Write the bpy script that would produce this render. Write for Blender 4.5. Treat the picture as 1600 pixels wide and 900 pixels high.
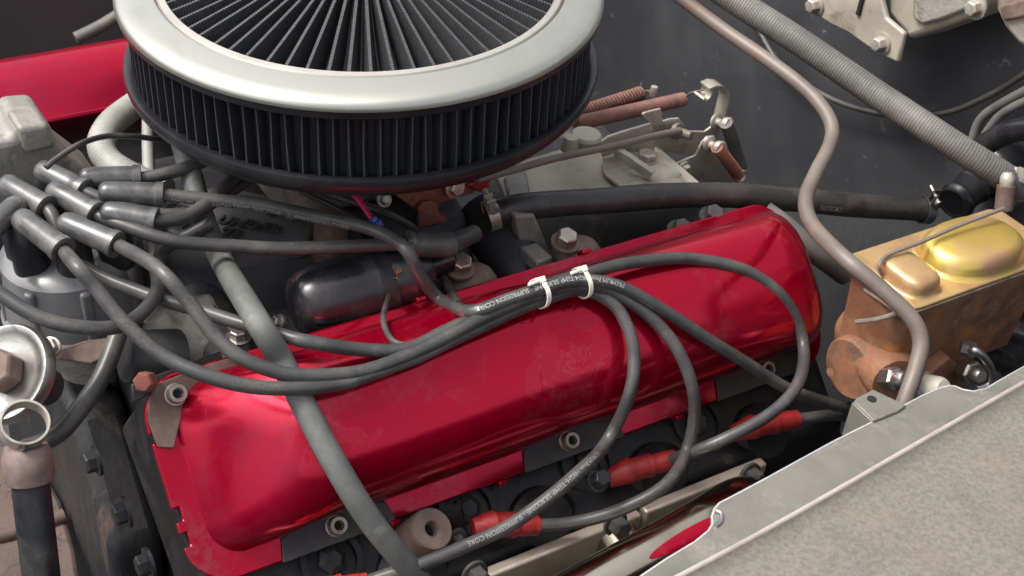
import bpy, bmesh, math, random
from mathutils import Vector, Matrix, noise
random.seed(7)
R = math.radians
scene = bpy.context.scene
col = scene.collection
for o in list(bpy.data.objects):
    bpy.data.objects.remove(o)

# ------------------------------------------------------------------ camera
CAM = Vector((0, 0, 1.5))
FPX = 2200.0
PITCH, ROLL = R(38.26), R(3.24)
FWD = Vector((0, math.cos(PITCH), -math.sin(PITCH)))
_r = Vector((1, 0, 0)); _u = Vector((0, math.sin(PITCH), math.cos(PITCH)))
RGT = _r * math.cos(ROLL) + _u * math.sin(ROLL)
UPV = _u * math.cos(ROLL) - _r * math.sin(ROLL)
cd = bpy.data.cameras.new('camera'); cam = bpy.data.objects.new('camera', cd); col.objects.link(cam)
cd.sensor_width = 36; cd.lens = FPX / 1600 * 36; cd.clip_start = 0.02; cd.clip_end = 200
cam.matrix_world = Matrix((
    (RGT.x, UPV.x, -FWD.x, CAM.x), (RGT.y, UPV.y, -FWD.y, CAM.y), (RGT.z, UPV.z, -FWD.z, CAM.z), (0, 0, 0, 1)))
scene.camera = cam
cd.dof.use_dof = True; cd.dof.focus_distance = 1.0; cd.dof.aperture_fstop = 20

# ------------------------------------------------------------------ light
SUN_EL, SUN_AZ = 60.0, -92.0        # azimuth measured from +Y towards +X
w = bpy.data.worlds.new('World'); scene.world = w; w.use_nodes = True
nt = w.node_tree; bg = nt.nodes['Background']
sky = nt.nodes.new('ShaderNodeTexSky'); sky.sky_type = 'NISHITA'; sky.sun_disc = False
sky.sun_elevation = R(SUN_EL); sky.sun_rotation = R(SUN_AZ); sky.air_density = 1.0; sky.dust_density = 6.0; sky.ozone_density = 1.0
hs = nt.nodes.new('ShaderNodeHueSaturation'); hs.inputs['Saturation'].default_value = .3      # thin even cloud
nt.links.new(sky.outputs[0], hs.inputs['Color']); nt.links.new(hs.outputs[0], bg.inputs[0]); bg.inputs[1].default_value = 0.15
sd = bpy.data.lights.new('sun', 'SUN'); sun = bpy.data.objects.new('sun', sd); col.objects.link(sun)
sd.energy = 1.4; sd.angle = R(14); sd.color = (1, .95, .88)
_d = Vector((math.sin(R(SUN_AZ)) * math.cos(R(SUN_EL)), math.cos(R(SUN_AZ)) * math.cos(R(SUN_EL)), math.sin(R(SUN_EL))))
sun.rotation_euler = _d.to_track_quat('Z', 'Y').to_euler(); sun.location = (0, 1, 4)
vs = scene.view_settings; vs.view_transform = 'Standard'; vs.look = 'None'; vs.exposure = 0.92; vs.gamma = 1; vs.use_curve_mapping = False
scene.cycles.max_bounces = 8

# ------------------------------------------------------------------ frames
# engine frame: a along the crankshaft towards the firewall, l towards the driver's wing, h up
AX = Vector((.828, .557, -.062)).normalized()
LX = Vector((.557, -.828, 0)).normalized()
HX = LX.cross(AX)
if HX.z < 0: HX = -HX
ORG = Vector((-.1226, .9479, 1.036))                       # centre of the air cleaner's lid
NX = (LX + HX).normalized(); WX = (LX - HX).normalized()   # cover frame: n out of the bank, w down across it
COV = ORG + .33 * LX - .35 * HX
ZUP = Vector((0, 0, 1))
def EW(a, l, h): return ORG + a * AX + l * LX + h * HX
def CW(a, w, n): return COV + a * AX + w * WX + n * NX
def P(x, y, l=None, h=None, a=None, n=None, d=None):
    """a point of the engine bay seen along one sight line, on a plane of the engine frame"""
    r = FWD + RGT * ((x - 800) / FPX) + UPV * ((450 - y) / FPX)
    if d is not None: return CAM + r * d
    if l is not None: q, m = ORG + l * LX, LX
    elif h is not None: q, m = ORG + h * HX, HX
    elif a is not None: q, m = ORG + a * AX, AX
    else: q, m = COV + n * NX, NX
    return CAM + r * ((q - CAM).dot(m) / r.dot(m))
def e_of(p):
    q = p - ORG; return q.dot(AX), q.dot(LX), q.dot(HX)

# ------------------------------------------------------------------ materials
MATS = {}
def mat(name, c, c2=None, c3=None, scale=30, lo=.42, hi=.62, rough=.5, rough2=None, metal=0., bump=0., bscale=150,
        coat=0., spec=.5, detail=8, scale3=90, lo3=.55, hi3=.68, stretch=None, dust=None, dscale=45, dlo=.5, dhi=.8, stain=None, front=None, rings=0, trans=0.):
    m = bpy.data.materials.new(name); m.use_nodes = True
    t = m.node_tree; N = t.nodes; Lk = t.links; b = N['Principled BSDF']
    b.inputs['Base Color'].default_value = (*c, 1); b.inputs['Roughness'].default_value = rough
    b.inputs['Metallic'].default_value = metal; b.inputs['Specular IOR Level'].default_value = spec
    b.inputs['Coat Weight'].default_value = coat; b.inputs['Coat Roughness'].default_value = .12
    b.inputs['Transmission Weight'].default_value = trans
    tc = N.new('ShaderNodeTexCoord'); src = tc.outputs['Object']
    if stretch:
        mp = N.new('ShaderNodeMapping'); mp.inputs['Scale'].default_value = stretch
        Lk.new(src, mp.inputs[0]); src = mp.outputs[0]
    def nz(s, d=detail, dist=.3):
        n = N.new('ShaderNodeTexNoise'); n.inputs['Scale'].default_value = s; n.inputs['Detail'].default_value = d
        n.inputs['Roughness'].default_value = .62; n.inputs['Distortion'].default_value = dist
        Lk.new(src, n.inputs['Vector']); return n.outputs['Fac']
    def ramp(f, a, z):
        r = N.new('ShaderNodeMapRange'); r.inputs['From Min'].default_value = a; r.inputs['From Max'].default_value = z
        Lk.new(f, r.inputs['Value']); return r.outputs['Result']
    cur = None; f1 = None
    if c2:
        f1 = ramp(nz(scale), lo, hi)
        mx = N.new('ShaderNodeMix'); mx.data_type = 'RGBA'
        mx.inputs[6].default_value = (*c, 1); mx.inputs[7].default_value = (*c2, 1)
        Lk.new(f1, mx.inputs[0]); cur = mx.outputs[2]
        if rough2 is not None:
            rr = N.new('ShaderNodeMapRange'); rr.inputs['To Min'].default_value = rough; rr.inputs['To Max'].default_value = rough2
            Lk.new(f1, rr.inputs['Value']); Lk.new(rr.outputs['Result'], b.inputs['Roughness'])
    if c3:
        f3 = ramp(nz(scale3, 10, 1.), lo3, hi3)
        mx = N.new('ShaderNodeMix'); mx.data_type = 'RGBA'
        if cur: Lk.new(cur, mx.inputs[6])
        else: mx.inputs[6].default_value = (*c, 1)
        mx.inputs[7].default_value = (*c3, 1); Lk.new(f3, mx.inputs[0]); cur = mx.outputs[2]
    if dust:      # settled dust and grit: soft patches broken up by fine specks
        a_ = N.new('ShaderNodeMath'); a_.operation = 'MULTIPLY'
        Lk.new(ramp(nz(dscale, 4, .6), dlo, dhi), a_.inputs[0]); Lk.new(ramp(nz(dscale * 14, 2, 0), .35, .62), a_.inputs[1])
        mx = N.new('ShaderNodeMix'); mx.data_type = 'RGBA'
        if cur: Lk.new(cur, mx.inputs[6])
        else: mx.inputs[6].default_value = (*c, 1)
        mx.inputs[7].default_value = (*dust, 1); Lk.new(a_.outputs[0], mx.inputs[0]); cur = mx.outputs[2]
    if stain:     # dried-on water marks: pale outlines round irregular patches
        q_ = nz(20, 5, .9)
        s_ = N.new('ShaderNodeMath'); s_.operation = 'SUBTRACT'; s_.inputs[1].default_value = .56; Lk.new(q_, s_.inputs[0])
        ab = N.new('ShaderNodeMath'); ab.operation = 'ABSOLUTE'; Lk.new(s_.outputs[0], ab.inputs[0])
        ln = N.new('ShaderNodeMapRange'); ln.inputs['From Min'].default_value = 0; ln.inputs['From Max'].default_value = .012
        ln.inputs['To Min'].default_value = .28; ln.inputs['To Max'].default_value = 0; Lk.new(ab.outputs[0], ln.inputs['Value'])
        fl = N.new('ShaderNodeMapRange'); fl.inputs['From Min'].default_value = .56; fl.inputs['From Max'].default_value = .565
        fl.inputs['To Max'].default_value = .1; Lk.new(q_, fl.inputs['Value'])
        ad = N.new('ShaderNodeMath'); ad.operation = 'ADD'; ad.use_clamp = True; Lk.new(ln.outputs[0], ad.inputs[0]); Lk.new(fl.outputs[0], ad.inputs[1])
        big = N.new('ShaderNodeMath'); big.operation = 'MULTIPLY'; Lk.new(ad.outputs[0], big.inputs[0]); Lk.new(ramp(nz(6, 3, 0), .44, .58), big.inputs[1])
        mx = N.new('ShaderNodeMix'); mx.data_type = 'RGBA'; Lk.new(cur, mx.inputs[6]); mx.inputs[7].default_value = (*stain, 1)
        Lk.new(big.outputs[0], mx.inputs[0]); cur = mx.outputs[2]
    if front:     # dull film of road dust on the panel that faces the grille
        ge = N.new('ShaderNodeNewGeometry'); dp = N.new('ShaderNodeVectorMath'); dp.operation = 'DOT_PRODUCT'
        Lk.new(ge.outputs['Normal'], dp.inputs[0]); dp.inputs[1].default_value = tuple(-AX)
        a_ = N.new('ShaderNodeMath'); a_.operation = 'MULTIPLY'
        Lk.new(ramp(dp.outputs['Value'], .42, .62), a_.inputs[0]); Lk.new(ramp(nz(26, 6, .4), .3, .75), a_.inputs[1])
        mx = N.new('ShaderNodeMix'); mx.data_type = 'RGBA'; Lk.new(cur, mx.inputs[6]); mx.inputs[7].default_value = (*front, 1)
        Lk.new(a_.outputs[0], mx.inputs[0]); cur = mx.outputs[2]
        mr = N.new('ShaderNodeMix'); mr.data_type = 'FLOAT'; mr.inputs[2].default_value = rough; mr.inputs[3].default_value = .42
        Lk.new(a_.outputs[0], mr.inputs[0]); Lk.new(mr.outputs[0], b.inputs['Roughness'])
        mm_ = N.new('ShaderNodeMapRange'); mm_.inputs['To Min'].default_value = metal; mm_.inputs['To Max'].default_value = .5
        Lk.new(a_.outputs[0], mm_.inputs['Value']); Lk.new(mm_.outputs[0], b.inputs['Metallic'])
    if cur: Lk.new(cur, b.inputs['Base Color'])
    if rings:     # woven wire: fine rings crossing the folds
        wv = N.new('ShaderNodeTexWave'); wv.wave_type = 'RINGS'; wv.rings_direction = 'Z'; wv.inputs['Scale'].default_value = rings
        Lk.new(tc.outputs['Object'], wv.inputs['Vector'])
        mx = N.new('ShaderNodeMix'); mx.data_type = 'RGBA'; mx.blend_type = 'MULTIPLY'; mx.inputs[0].default_value = .85
        Lk.new(cur, mx.inputs[6]); Lk.new(wv.outputs['Color'], mx.inputs[7]); Lk.new(mx.outputs[2], b.inputs['Base Color'])
    if bump:
        bp = N.new('ShaderNodeBump'); bp.inputs['Strength'].default_value = min(1, bump); bp.inputs['Distance'].default_value = .0012
        Lk.new(nz(bscale, 6), bp.inputs['Height']); Lk.new(bp.outputs[0], b.inputs['Normal'])
    MATS[name] = m
    return m
mat('red_paint', (.47, .0008, .023), (.38, .002, .026), (.42, .045, .065), scale=7, lo=.4, hi=.7, rough=.16, rough2=.3, coat=.2, metal=.7, spec=.4, scale3=22, lo3=.64, hi3=.9, bump=.06, bscale=60, dust=(.36, .085, .10), dscale=12, dlo=.56, dhi=.85, stain=(.46, .09, .11), front=(.27, .006, .034))
mat('far_red', (.42, .002, .024), (.34, .008, .036), scale=14, rough=.26, metal=.6)
mat('brown_dust', (.10, .062, .05), (.16, .11, .09), scale=60, rough=.7, bump=.3)
mat('pad_dark', (.045, .043, .045), (.075, .07, .068), scale=50, rough=.55, bump=.2)
mat('wire_grey', (.048, .047, .048), (.078, .075, .072), scale=30, rough=.36, bump=.08, bscale=300, spec=.4, dust=(.16, .145, .125), dscale=35, dlo=.5, dhi=.85)
mat('boot_grey', (.050, .050, .052), (.085, .083, .08), scale=45, rough=.24, rough2=.4, spec=.75, bump=.1, dust=(.24, .23, .205), dscale=50, dlo=.52, dhi=.85)
mat('boot_dark', (.016, .017, .02), rough=.38)
mat('boot_red', (.33, .018, .018), (.17, .012, .014), scale=45, rough=.5, bump=.25, dust=(.12, .05, .04), dscale=60)
mat('hose_grey', (.075, .078, .074), (.13, .135, .125), (.20, .195, .17), scale=22, rough=.62, bump=.25, bscale=120, scale3=70, lo3=.6, hi3=.75)
mat('hose_pale', (.30, .30, .272), (.20, .20, .185), scale=25, rough=.55, bump=.1)
mat('hose_black', (.028, .026, .026), (.06, .053, .048), scale=18, rough=.36, rough2=.5, bump=.15, bscale=120, dust=(.12, .10, .085), dscale=30, dlo=.48, dhi=.8)
mat('hose_dusty', (.095, .092, .086), (.155, .148, .135), scale=20, rough=.6, bump=.2)
mat('black_paint', (.010, .011, .014), (.028, .027, .028), scale=30, rough=.32, rough2=.55, bump=.2, bscale=80, dust=(.10, .085, .075), dscale=30, dlo=.52, dhi=.8)
mat('black_iron', (.009, .009, .011), (.022, .020, .020), (.07, .055, .045), scale=24, rough=.42, rough2=.7, bump=.5, bscale=110, scale3=36, lo3=.63, hi3=.76)
mat('block_iron', (.009, .011, .014), (.022, .020, .020), (.12, .075, .058), scale=14, rough=.42, rough2=.65, bump=1., bscale=60, scale3=20, lo3=.58, hi3=.72, stretch=(1, 1, .3), dust=(.075, .06, .052), dscale=25, dlo=.56, dhi=.85)
mat('manifold_iron', (.024, .024, .028), (.04, .039, .041), (.08, .073, .068), scale=16, rough=.55, bump=.55, bscale=160, scale3=20, lo3=.62, hi3=.8)
mat('cast_alu', (.22, .212, .188), (.33, .315, .28), (.11, .098, .082), scale=34, rough=.55, bump=.8, bscale=130, metal=.25, scale3=40, lo3=.6, hi3=.75)
mat('cream_alu', (.42, .385, .31), (.32, .29, .235), (.18, .15, .115), scale=14, rough=.5, bump=.3, bscale=90, metal=.15, scale3=30, lo3=.58, hi3=.75)
mat('zinc_old', (.44, .41, .35), (.31, .28, .235), (.26, .13, .075), scale=34, rough=.42, metal=.4, bump=.25, scale3=50, lo3=.58, hi3=.70, dust=(.20, .165, .13), dscale=60)
mat('lid_metal', (.47, .465, .42), (.42, .415, .37), (.36, .355, .32), scale=5, scale3=14, lo3=.5, hi3=.85, rough=.32, rough2=.42, metal=.85, spec=.5)
mat('ring_metal', (.50, .47, .42), (.44, .41, .37), scale=20, rough=.42, metal=.7, bump=.05)
mat('steel', (.44, .43, .41), (.33, .32, .31), (.20, .17, .145), scale=40, rough=.32, rough2=.45, scale3=60, lo3=.56, hi3=.75, metal=.95, bump=.05)
mat('bolt_steel', (.50, .43, .37), (.36, .30, .26), scale=80, rough=.36, metal=.8, bump=.1)
mat('chrome', (.52, .47, .36), (.42, .36, .26), scale=12, rough=.16, rough2=.24, metal=1.)
mat('polished_bar', (.62, .54, .45), (.46, .36, .28), scale=24, rough=.38, rough2=.5, metal=.55, bump=.04)
mat('rust_red', (.27, .085, .055), (.20, .06, .045), (.12, .05, .04), scale=28, rough=.72, bump=.35, bscale=140)
mat('spring_rust', (.20, .088, .068), (.13, .06, .05), scale=60, rough=.66, bump=.3, bscale=220)
mat('rust_iron', (.27, .12, .062), (.15, .075, .05), (.46, .185, .04), scale=32, rough=.72, bump=.6, bscale=200, scale3=15, lo3=.5, hi3=.68, dust=(.42, .30, .17), dscale=40, dlo=.52, dhi=.8)
mat('rust_pipe', (.175, .145, .122), (.125, .104, .09), (.22, .115, .068), scale=18, rough=.5, metal=.1, bump=.2, bscale=130, scale3=14, lo3=.56, hi3=.7)
mat('brown_metal', (.19, .135, .11), (.12, .085, .072), scale=40, rough=.62, bump=.3)
mat('copper', (.50, .30, .20), (.62, .48, .33), scale=90, rough=.35, metal=.85)
mat('white_nylon', (.78, .74, .62), rough=.42)
mat('pink_wire', (.55, .012, .12), rough=.4)
mat('blue_vinyl', (.02, .075, .42), (.03, .10, .5), scale=60, rough=.35)
mat('firewall_paint', (.036, .0375, .042), (.052, .053, .057), (.15, .148, .145), scale=5, rough=.42, rough2=.6, bump=.1, bscale=40, scale3=75, lo3=.655, hi3=.70, dust=(.085, .085, .09), dscale=7, dlo=.5, dhi=.85)
mat('dark_panel', (.095, .08, .08), (.07, .06, .062), (.14, .115, .11), scale=7, rough=.6, bump=.1, bscale=30, scale3=30, lo3=.68, hi3=.78)
mat('chassis_brown', (.105, .07, .055), (.07, .048, .042), (.03, .026, .026), scale=12, rough=.7, bump=.3)
mat('asphalt', (.05, .05, .05), (.04, .04, .04), scale=30, rough=.9)
mat('fender_flange', (.185, .176, .150), (.125, .122, .108), (.25, .20, .135), scale=22, lo=.36, hi=.64, rough=.36, rough2=.52, metal=.25, bump=.25, bscale=200, scale3=16, lo3=.55, hi3=.75, dust=(.30, .28, .24), dscale=26, dlo=.48, dhi=.75)
mat('fender_primer', (.175, .160, .131), (.118, .110, .092), (.20, .142, .096), scale=330, lo=.38, hi=.62, detail=9, dust=(.095, .09, .08), dscale=30, dlo=.5, dhi=.75, rough=.62, bump=.3, bscale=420, scale3=13, lo3=.56, hi3=.8)
mat('cap_plastic', (.13, .13, .137), (.19, .188, .19), scale=12, rough=.26, spec=.5, coat=.2)
mat('pleat_cloth', (.010, .011, .015), (.02, .021, .026), scale=700, lo=.4, hi=.6, rough=.6, bump=.3, bscale=900)
mat('fold_cloth', (.036, .037, .041), (.024, .024, .028), scale=300, rough=.6, rings=150)
mat('pleat_screen', (.095, .095, .098), (.065, .065, .07), scale=300, rough=.5, metal=.2, rings=150)
mat('rubber_black', (.012, .012, .015), (.02, .02, .022), scale=30, rough=.36)
mat('gold_zinc', (.70, .50, .12), (.66, .37, .24), (.60, .55, .13), scale=22, lo=.44, hi=.62, rough=.28, rough2=.36, metal=.72, bump=.04, scale3=11, lo3=.5, hi3=.66)
mat('gold_old', (.55, .37, .17), (.46, .27, .15), (.30, .26, .12), scale=24, rough=.38, metal=.6, bump=.12, scale3=30, lo3=.54, hi3=.7)
mat('cap_pink', (.24, .175, .16), (.16, .11, .10), scale=60, rough=.5, metal=.3, bump=.2)
mat('bright_edge', (.62, .62, .60), (.50, .50, .48), scale=90, rough=.35, metal=.5)
mat('bead_pale', (.42, .37, .34), (.34, .28, .25), scale=30, rough=.4, metal=.2)
mat('letter_pad', (.11, .11, .115), (.08, .08, .085), (.21, .205, .195), scale=20, rough=.55, bump=.4, bscale=160, scale3=18, lo3=.55, hi3=.75)
mat('print_white', (.42, .42, .40), rough=.6)
mat('print_dim', (.26, .26, .26), rough=.6)
mat('black_glossy', (.012, .012, .015), (.024, .023, .025), scale=20, rough=.2, rough2=.36, bump=.06, bscale=60, dust=(.07, .065, .06), dscale=22)
mat('hole_dark', (.006, .006, .006), rough=.8)
mat('cast_dark', (.02, .02, .022), (.04, .04, .04), scale=60, rough=.6)
M = MATS

# ------------------------------------------------------------------ builders
def tag(o, label=None, cat=None, group=None, kind=None):
    if label: o['label'] = label
    if cat: o['category'] = cat
    if group: o['group'] = group
    if kind: o['kind'] = kind
    return o
def thing(name, label, cat, loc, group=None):
    o = bpy.data.objects.new(name, None); col.objects.link(o); o.location = loc
    o.empty_display_size = .02
    return tag(o, label, cat, group)
WLOC = {}
def obj(name, bm, m, parent=None, smooth=True, bevel=0., seg=2, angle=38, origin=None):
    """one mesh object from world-space geometry, its origin moved to its own middle"""
    bmesh.ops.remove_doubles(bm, verts=bm.verts, dist=1e-6)
    bmesh.ops.recalc_face_normals(bm, faces=bm.faces)
    vs_ = [v.co for v in bm.verts]
    c = Vector([(min(v[i] for v in vs_) + max(v[i] for v in vs_)) / 2 for i in range(3)]) if origin is None else origin
    for v in bm.verts: v.co -= c
    me = bpy.data.meshes.new(name); bm.to_mesh(me); bm.free()
    mm = m if isinstance(m, (list, tuple)) else [m]
    for k in mm: me.materials.append(M[k])
    o = bpy.data.objects.new(name, me); col.objects.link(o)
    base = Vector((0, 0, 0))
    if parent is not None:
        o.parent = parent; base = WLOC.get(parent.name, parent.location)
    o.location = c - base; WLOC[o.name] = c.copy()
    if smooth:
        for p in me.polygons: p.use_smooth = True
    if bevel:
        b = o.modifiers.new('bevel', 'BEVEL'); b.width = bevel; b.segments = seg; b.limit_method = 'ANGLE'; b.angle_limit = R(35)
    if smooth:
        try: me.set_sharp_from_angle(angle=R(angle))
        except Exception: pass
    return o
def frame(z):
    z = z.normalized(); t = Vector((0, 0, 1)) if abs(z.z) < .9 else Vector((1, 0, 0))
    x = t.cross(z).normalized(); return x, z.cross(x), z
def box_bm(c, ex, ey, ez, sx, sy, sz, bm=None):
    bm = bm or bmesh.new()
    vv = [bm.verts.new(c + ex * (i * sx / 2) + ey * (j * sy / 2) + ez * (k * sz / 2)) for i in (-1, 1) for j in (-1, 1) for k in (-1, 1)]
    for f in ((0, 1, 3, 2), (4, 6, 7, 5), (0, 4, 5, 1), (2, 3, 7, 6), (0, 2, 6, 4), (1, 5, 7, 3)):
        bm.faces.new([vv[i] for i in f])
    return bm
def prism_bm(pts, off, bm=None):
    """polygon (world points) extruded by the vector off"""
    bm = bm or bmesh.new()
    A = [bm.verts.new(p) for p in pts]; B = [bm.verts.new(p + off) for p in pts]
    bm.faces.new(A); bm.faces.new(B[::-1])
    n = len(pts)
    for i in range(n): bm.faces.new((A[i], A[(i + 1) % n], B[(i + 1) % n], B[i]))
    return bm
def lathe_bm(prof, o, z, seg=32, bm=None, closed=False, sx=1., sy=1., ex=None):
    """prof = [(radius, height)] turned about the axis z through o"""
    bm = bm or bmesh.new()
    X, Y, Z = frame(z)
    if ex is not None: X = (ex - Z * ex.dot(Z)).normalized(); Y = Z.cross(X)
    rings = []
    for r, t in prof:
        if r < 1e-7: rings.append([bm.verts.new(o + Z * t)])
        else: rings.append([bm.verts.new(o + Z * t + X * (r * sx * math.cos(k * 2 * math.pi / seg)) + Y * (r * sy * math.sin(k * 2 * math.pi / seg))) for k in range(seg)])
    pr = list(zip(rings, rings[1:])) + ([(rings[-1], rings[0])] if closed else [])
    for A, B in pr:
        for k in range(seg):
            j = (k + 1) % seg
            if len(A) == 1 and len(B) == 1: continue
            if len(A) == 1: bm.faces.new((A[0], B[k], B[j]))
            elif len(B) == 1: bm.faces.new((A[k], A[j], B[0]))
            else: bm.faces.new((A[k], A[j], B[j], B[k]))
    return bm
def spline(pts, per=8):
    n = len(pts); out = []
    for i in range(n - 1):
        p0 = pts[max(i - 1, 0)]; p1 = pts[i]; p2 = pts[i + 1]; p3 = pts[min(i + 2, n - 1)]
        if i == 0: p0 = p1 * 2 - p2
        if i + 2 > n - 1: p3 = p2 * 2 - p1
        for k in range(per):
            t = k / per
            # centripetal-like: plain Catmull-Rom with tension .5
            out.append(.5 * ((2 * p1) + (p2 - p0) * t + (2 * p0 - 5 * p1 + 4 * p2 - p3) * t * t + (3 * p1 - p0 - 3 * p2 + p3) * t ** 3))
    out.append(pts[-1]); return out
def tube_bm(path, r, sides=12, bm=None, cap=True):
    """r: number, list along the path, or function of (index, arc length)"""
    bm = bm or bmesh.new()
    n = len(path); T = [(path[min(i + 1, n - 1)] - path[max(i - 1, 0)]).normalized() for i in range(n)]
    X = frame(T[0])[0]; rings = []; s = 0
    for i, p in enumerate(path):
        if i: s += (p - path[i - 1]).length
        X = (X - T[i] * X.dot(T[i])).normalized(); Y = T[i].cross(X)
        rr = r(i, s) if callable(r) else (r[i] if isinstance(r, list) else r)
        rings.append([bm.verts.new(p + X * (rr * math.cos(k * 2 * math.pi / sides)) + Y * (rr * math.sin(k * 2 * math.pi / sides))) for k in range(sides)])
    for A, B in zip(rings, rings[1:]):
        for k in range(sides):
            j = (k + 1) % sides; bm.faces.new((A[k], A[j], B[j], B[k]))
    if cap: bm.faces.new(rings[0][::-1]); bm.faces.new(rings[-1])
    return bm
def resample(path, step):
    out = [path[0]]; acc = 0
    for a, b in zip(path, path[1:]):
        Ln = (b - a).length; t = 0
        while acc + (Ln - t) >= step and Ln > 0:
            t += step - acc; acc = 0; out.append(a.lerp(b, t / Ln))
        acc += Ln - t
    out.append(path[-1]); return out
def hexbolt(name, p, z, r, hgt, m, parent, washer=1.45, socket=False, shank=0., wm=None):
    """hexagon or socket head on a washer: head, washer, recess"""
    z = z.normalized()
    if socket:
        o = obj(name, lathe_bm([(0, 0), (r, 0), (r, hgt * .85), (r * .9, hgt), (r * .56, hgt), (r * .56, hgt * .45), (0, hgt * .45)], p, z, 20), m, parent)
        obj('hexagon_recess', lathe_bm([(0, hgt * .46), (r * .5, hgt * .46), (r * .5, hgt * .62), (0, hgt * .62)], p, z, 6), 'hole_dark', o, smooth=False)
    else:
        o = obj(name, lathe_bm([(0, 0), (r, 0), (r, hgt * .86), (r * .84, hgt), (0, hgt)], p, z, 6), m, parent, smooth=False, bevel=r * .06)
    if washer:
        obj('washer', lathe_bm([(0, -.0016), (r * washer, -.0016), (r * washer, .0008), (r * .8, .0012), (0, .0012)], p, z, 24), wm or m, o)
    if shank:
        obj('shank', lathe_bm([(0, -shank), (r * .5, -shank), (r * .5, 0), (0, 0)], p, z, 12), m, o)
    return o
def font_mesh(body, size, extrude=.0, shear=0., bold=0.):
    cu = bpy.data.curves.new('lettering', 'FONT'); cu.body = body; cu.size = size; cu.extrude = extrude; cu.shear = shear; cu.offset = bold
    cu.resolution_u = 2
    o = bpy.data.objects.new('lettering', cu); col.objects.link(o)
    bpy.context.view_layer.update()
    me = bpy.data.meshes.new_from_object(o.evaluated_get(bpy.context.evaluated_depsgraph_get()))
    bpy.data.objects.remove(o); bpy.data.curves.remove(cu)
    return me
def text_on_plane(name, body, size, o, ex, ey, m, parent, extrude=.0008, shear=0., bold=0.):
    me = font_mesh(body, size, extrude, shear, bold); bm = bmesh.new(); bm.from_mesh(me); bpy.data.meshes.remove(me)
    ez = ex.cross(ey)
    for v in bm.verts: v.co = o + ex * v.co.x + ey * v.co.y + ez * v.co.z
    return obj(name, bm, m, parent, smooth=False)
def text_on_tube(name, body, size, path, r, s0, tilt, m, parent, rev=False):
    """lettering wrapped on a cable from arc length s0 on; tilt turns it round the cable away from the viewer"""
    pth = resample(path[::-1] if rev else path, .002)
    me = font_mesh(body, size); bm = bmesh.new(); bm.from_mesh(me); bpy.data.meshes.remove(me)
    bmesh.ops.triangulate(bm, faces=bm.faces)
    n = len(pth)
    for v in bm.verts:
        s = (s0 + v.co.x) / .002; i = max(0, min(n - 2, int(s))); f = s - i
        p = pth[i].lerp(pth[i + 1], f); T = (pth[min(i + 2, n - 1)] - pth[max(i - 1, 0)]).normalized()
        vw = (CAM - p); vw = (vw - T * vw.dot(T)).normalized(); up = vw.cross(T)
        a = (v.co.y - size * .35) / r + tilt
        v.co = p + (vw * math.cos(a) + up * math.sin(a)) * (r + .00035)
    return obj(name, bm, m, parent, smooth=False)
def pts(*q, **k):
    """list of (x, y, value) on the plane family named by k['by']"""
    by = k['by']; return [P(x, y, **{by: v}) for x, y, v in q]
def mixed(q):
    """list of (x, y, 'l'|'h'|'a'|'n', value)"""
    return [P(x, y, **{b: v}) for x, y, b, v in q]
def rrect(a0, a1, w0, w1, r, k=6):
    """rounded rectangle as (a, w) pairs"""
    out = []
    for ca, cw, s in ((a1 - r, w1 - r, 0), (a0 + r, w1 - r, 1), (a0 + r, w0 + r, 2), (a1 - r, w0 + r, 3)):
        for i in range(k + 1):
            t = (s + i / k) * math.pi / 2
            out.append((ca + r * math.cos(t), cw + r * math.sin(t)))
    return out

# ================================================================== SETTING
def plane_a(name, a, l0, l1, h0, h1, th, m, nl=24, nh=18, wob=.004):
    bm = bmesh.new(); g = []
    for i in range(nl + 1):
        row = []
        for j in range(nh + 1):
            l = l0 + (l1 - l0) * i / nl; h = h0 + (h1 - h0) * j / nh
            row.append(bm.verts.new(EW(a + wob * noise.noise(Vector((l * 5, h * 5, 1.3))), l, h)))
        g.append(row)
    for i in range(nl):
        for j in range(nh): bm.faces.new((g[i][j], g[i + 1][j], g[i + 1][j + 1], g[i][j + 1]))
    o = obj(name, bm, m)
    s = o.modifiers.new('thickness', 'SOLIDIFY'); s.thickness = th; s.offset = 0
    return o
tag(plane_a('firewall', .56, -.95, .95, -.75, .10, .004, 'firewall_paint'), kind='structure')
bm = box_bm(EW(-.15, -.60, -.36), AX, LX, HX, 1.5, .006, .75)
tag(obj('inner_wing', bm, 'dark_panel'), 'dark dusty inner wing panel beyond the far red valve cover', kind='structure')
bm = box_bm(EW(0, 0, -.90), AX, LX, HX, 3.2, 3.2, .01)
tag(obj('ground', bm, 'asphalt'), kind='structure')
# grey rod lying above the far rocker cover, before the inner wing
o = obj('brace_rod', tube_bm(spline([P(118, 60, l=-.45), P(155, 42, l=-.45), P(205, 14, l=-.45), P(330, -40, l=-.45)]), .0065), 'hose_dusty')
tag(o, 'thin grey rod behind the far red valve cover, left of the air filter', 'rod')

# ================================================================== ENGINE CASTINGS
# ---- block
t = thing('engine_block', 'grimy dark iron engine block under the cylinder heads', 'engine block', EW(0, .05, -.62))
sec = [(-.24, -.62), (.24, -.62), (.24, -.50), (.19, -.40), (.30, -.345), (.19, -.235), (.06, -.24), (-.06, -.24), (-.19, -.235), (-.30, -.345), (-.19, -.40), (-.24, -.50)]
obj('casting', prism_bm([EW(-.222, l, h) for l, h in sec], AX * .54), 'block_iron', t, bevel=.006)
# timing cover plate with its rusty ribs, seen beside the rocker cover's front end
bm = prism_bm([EW(-.265, l, h) for l, h in ((-.13, -.26), (.08, -.26), (.15, -.34), (.15, -.52), (.10, -.60), (-.10, -.60), (-.16, -.50))], AX * .04)
obj('timing_cover', bm, 'block_iron', t, bevel=.010)

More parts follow.
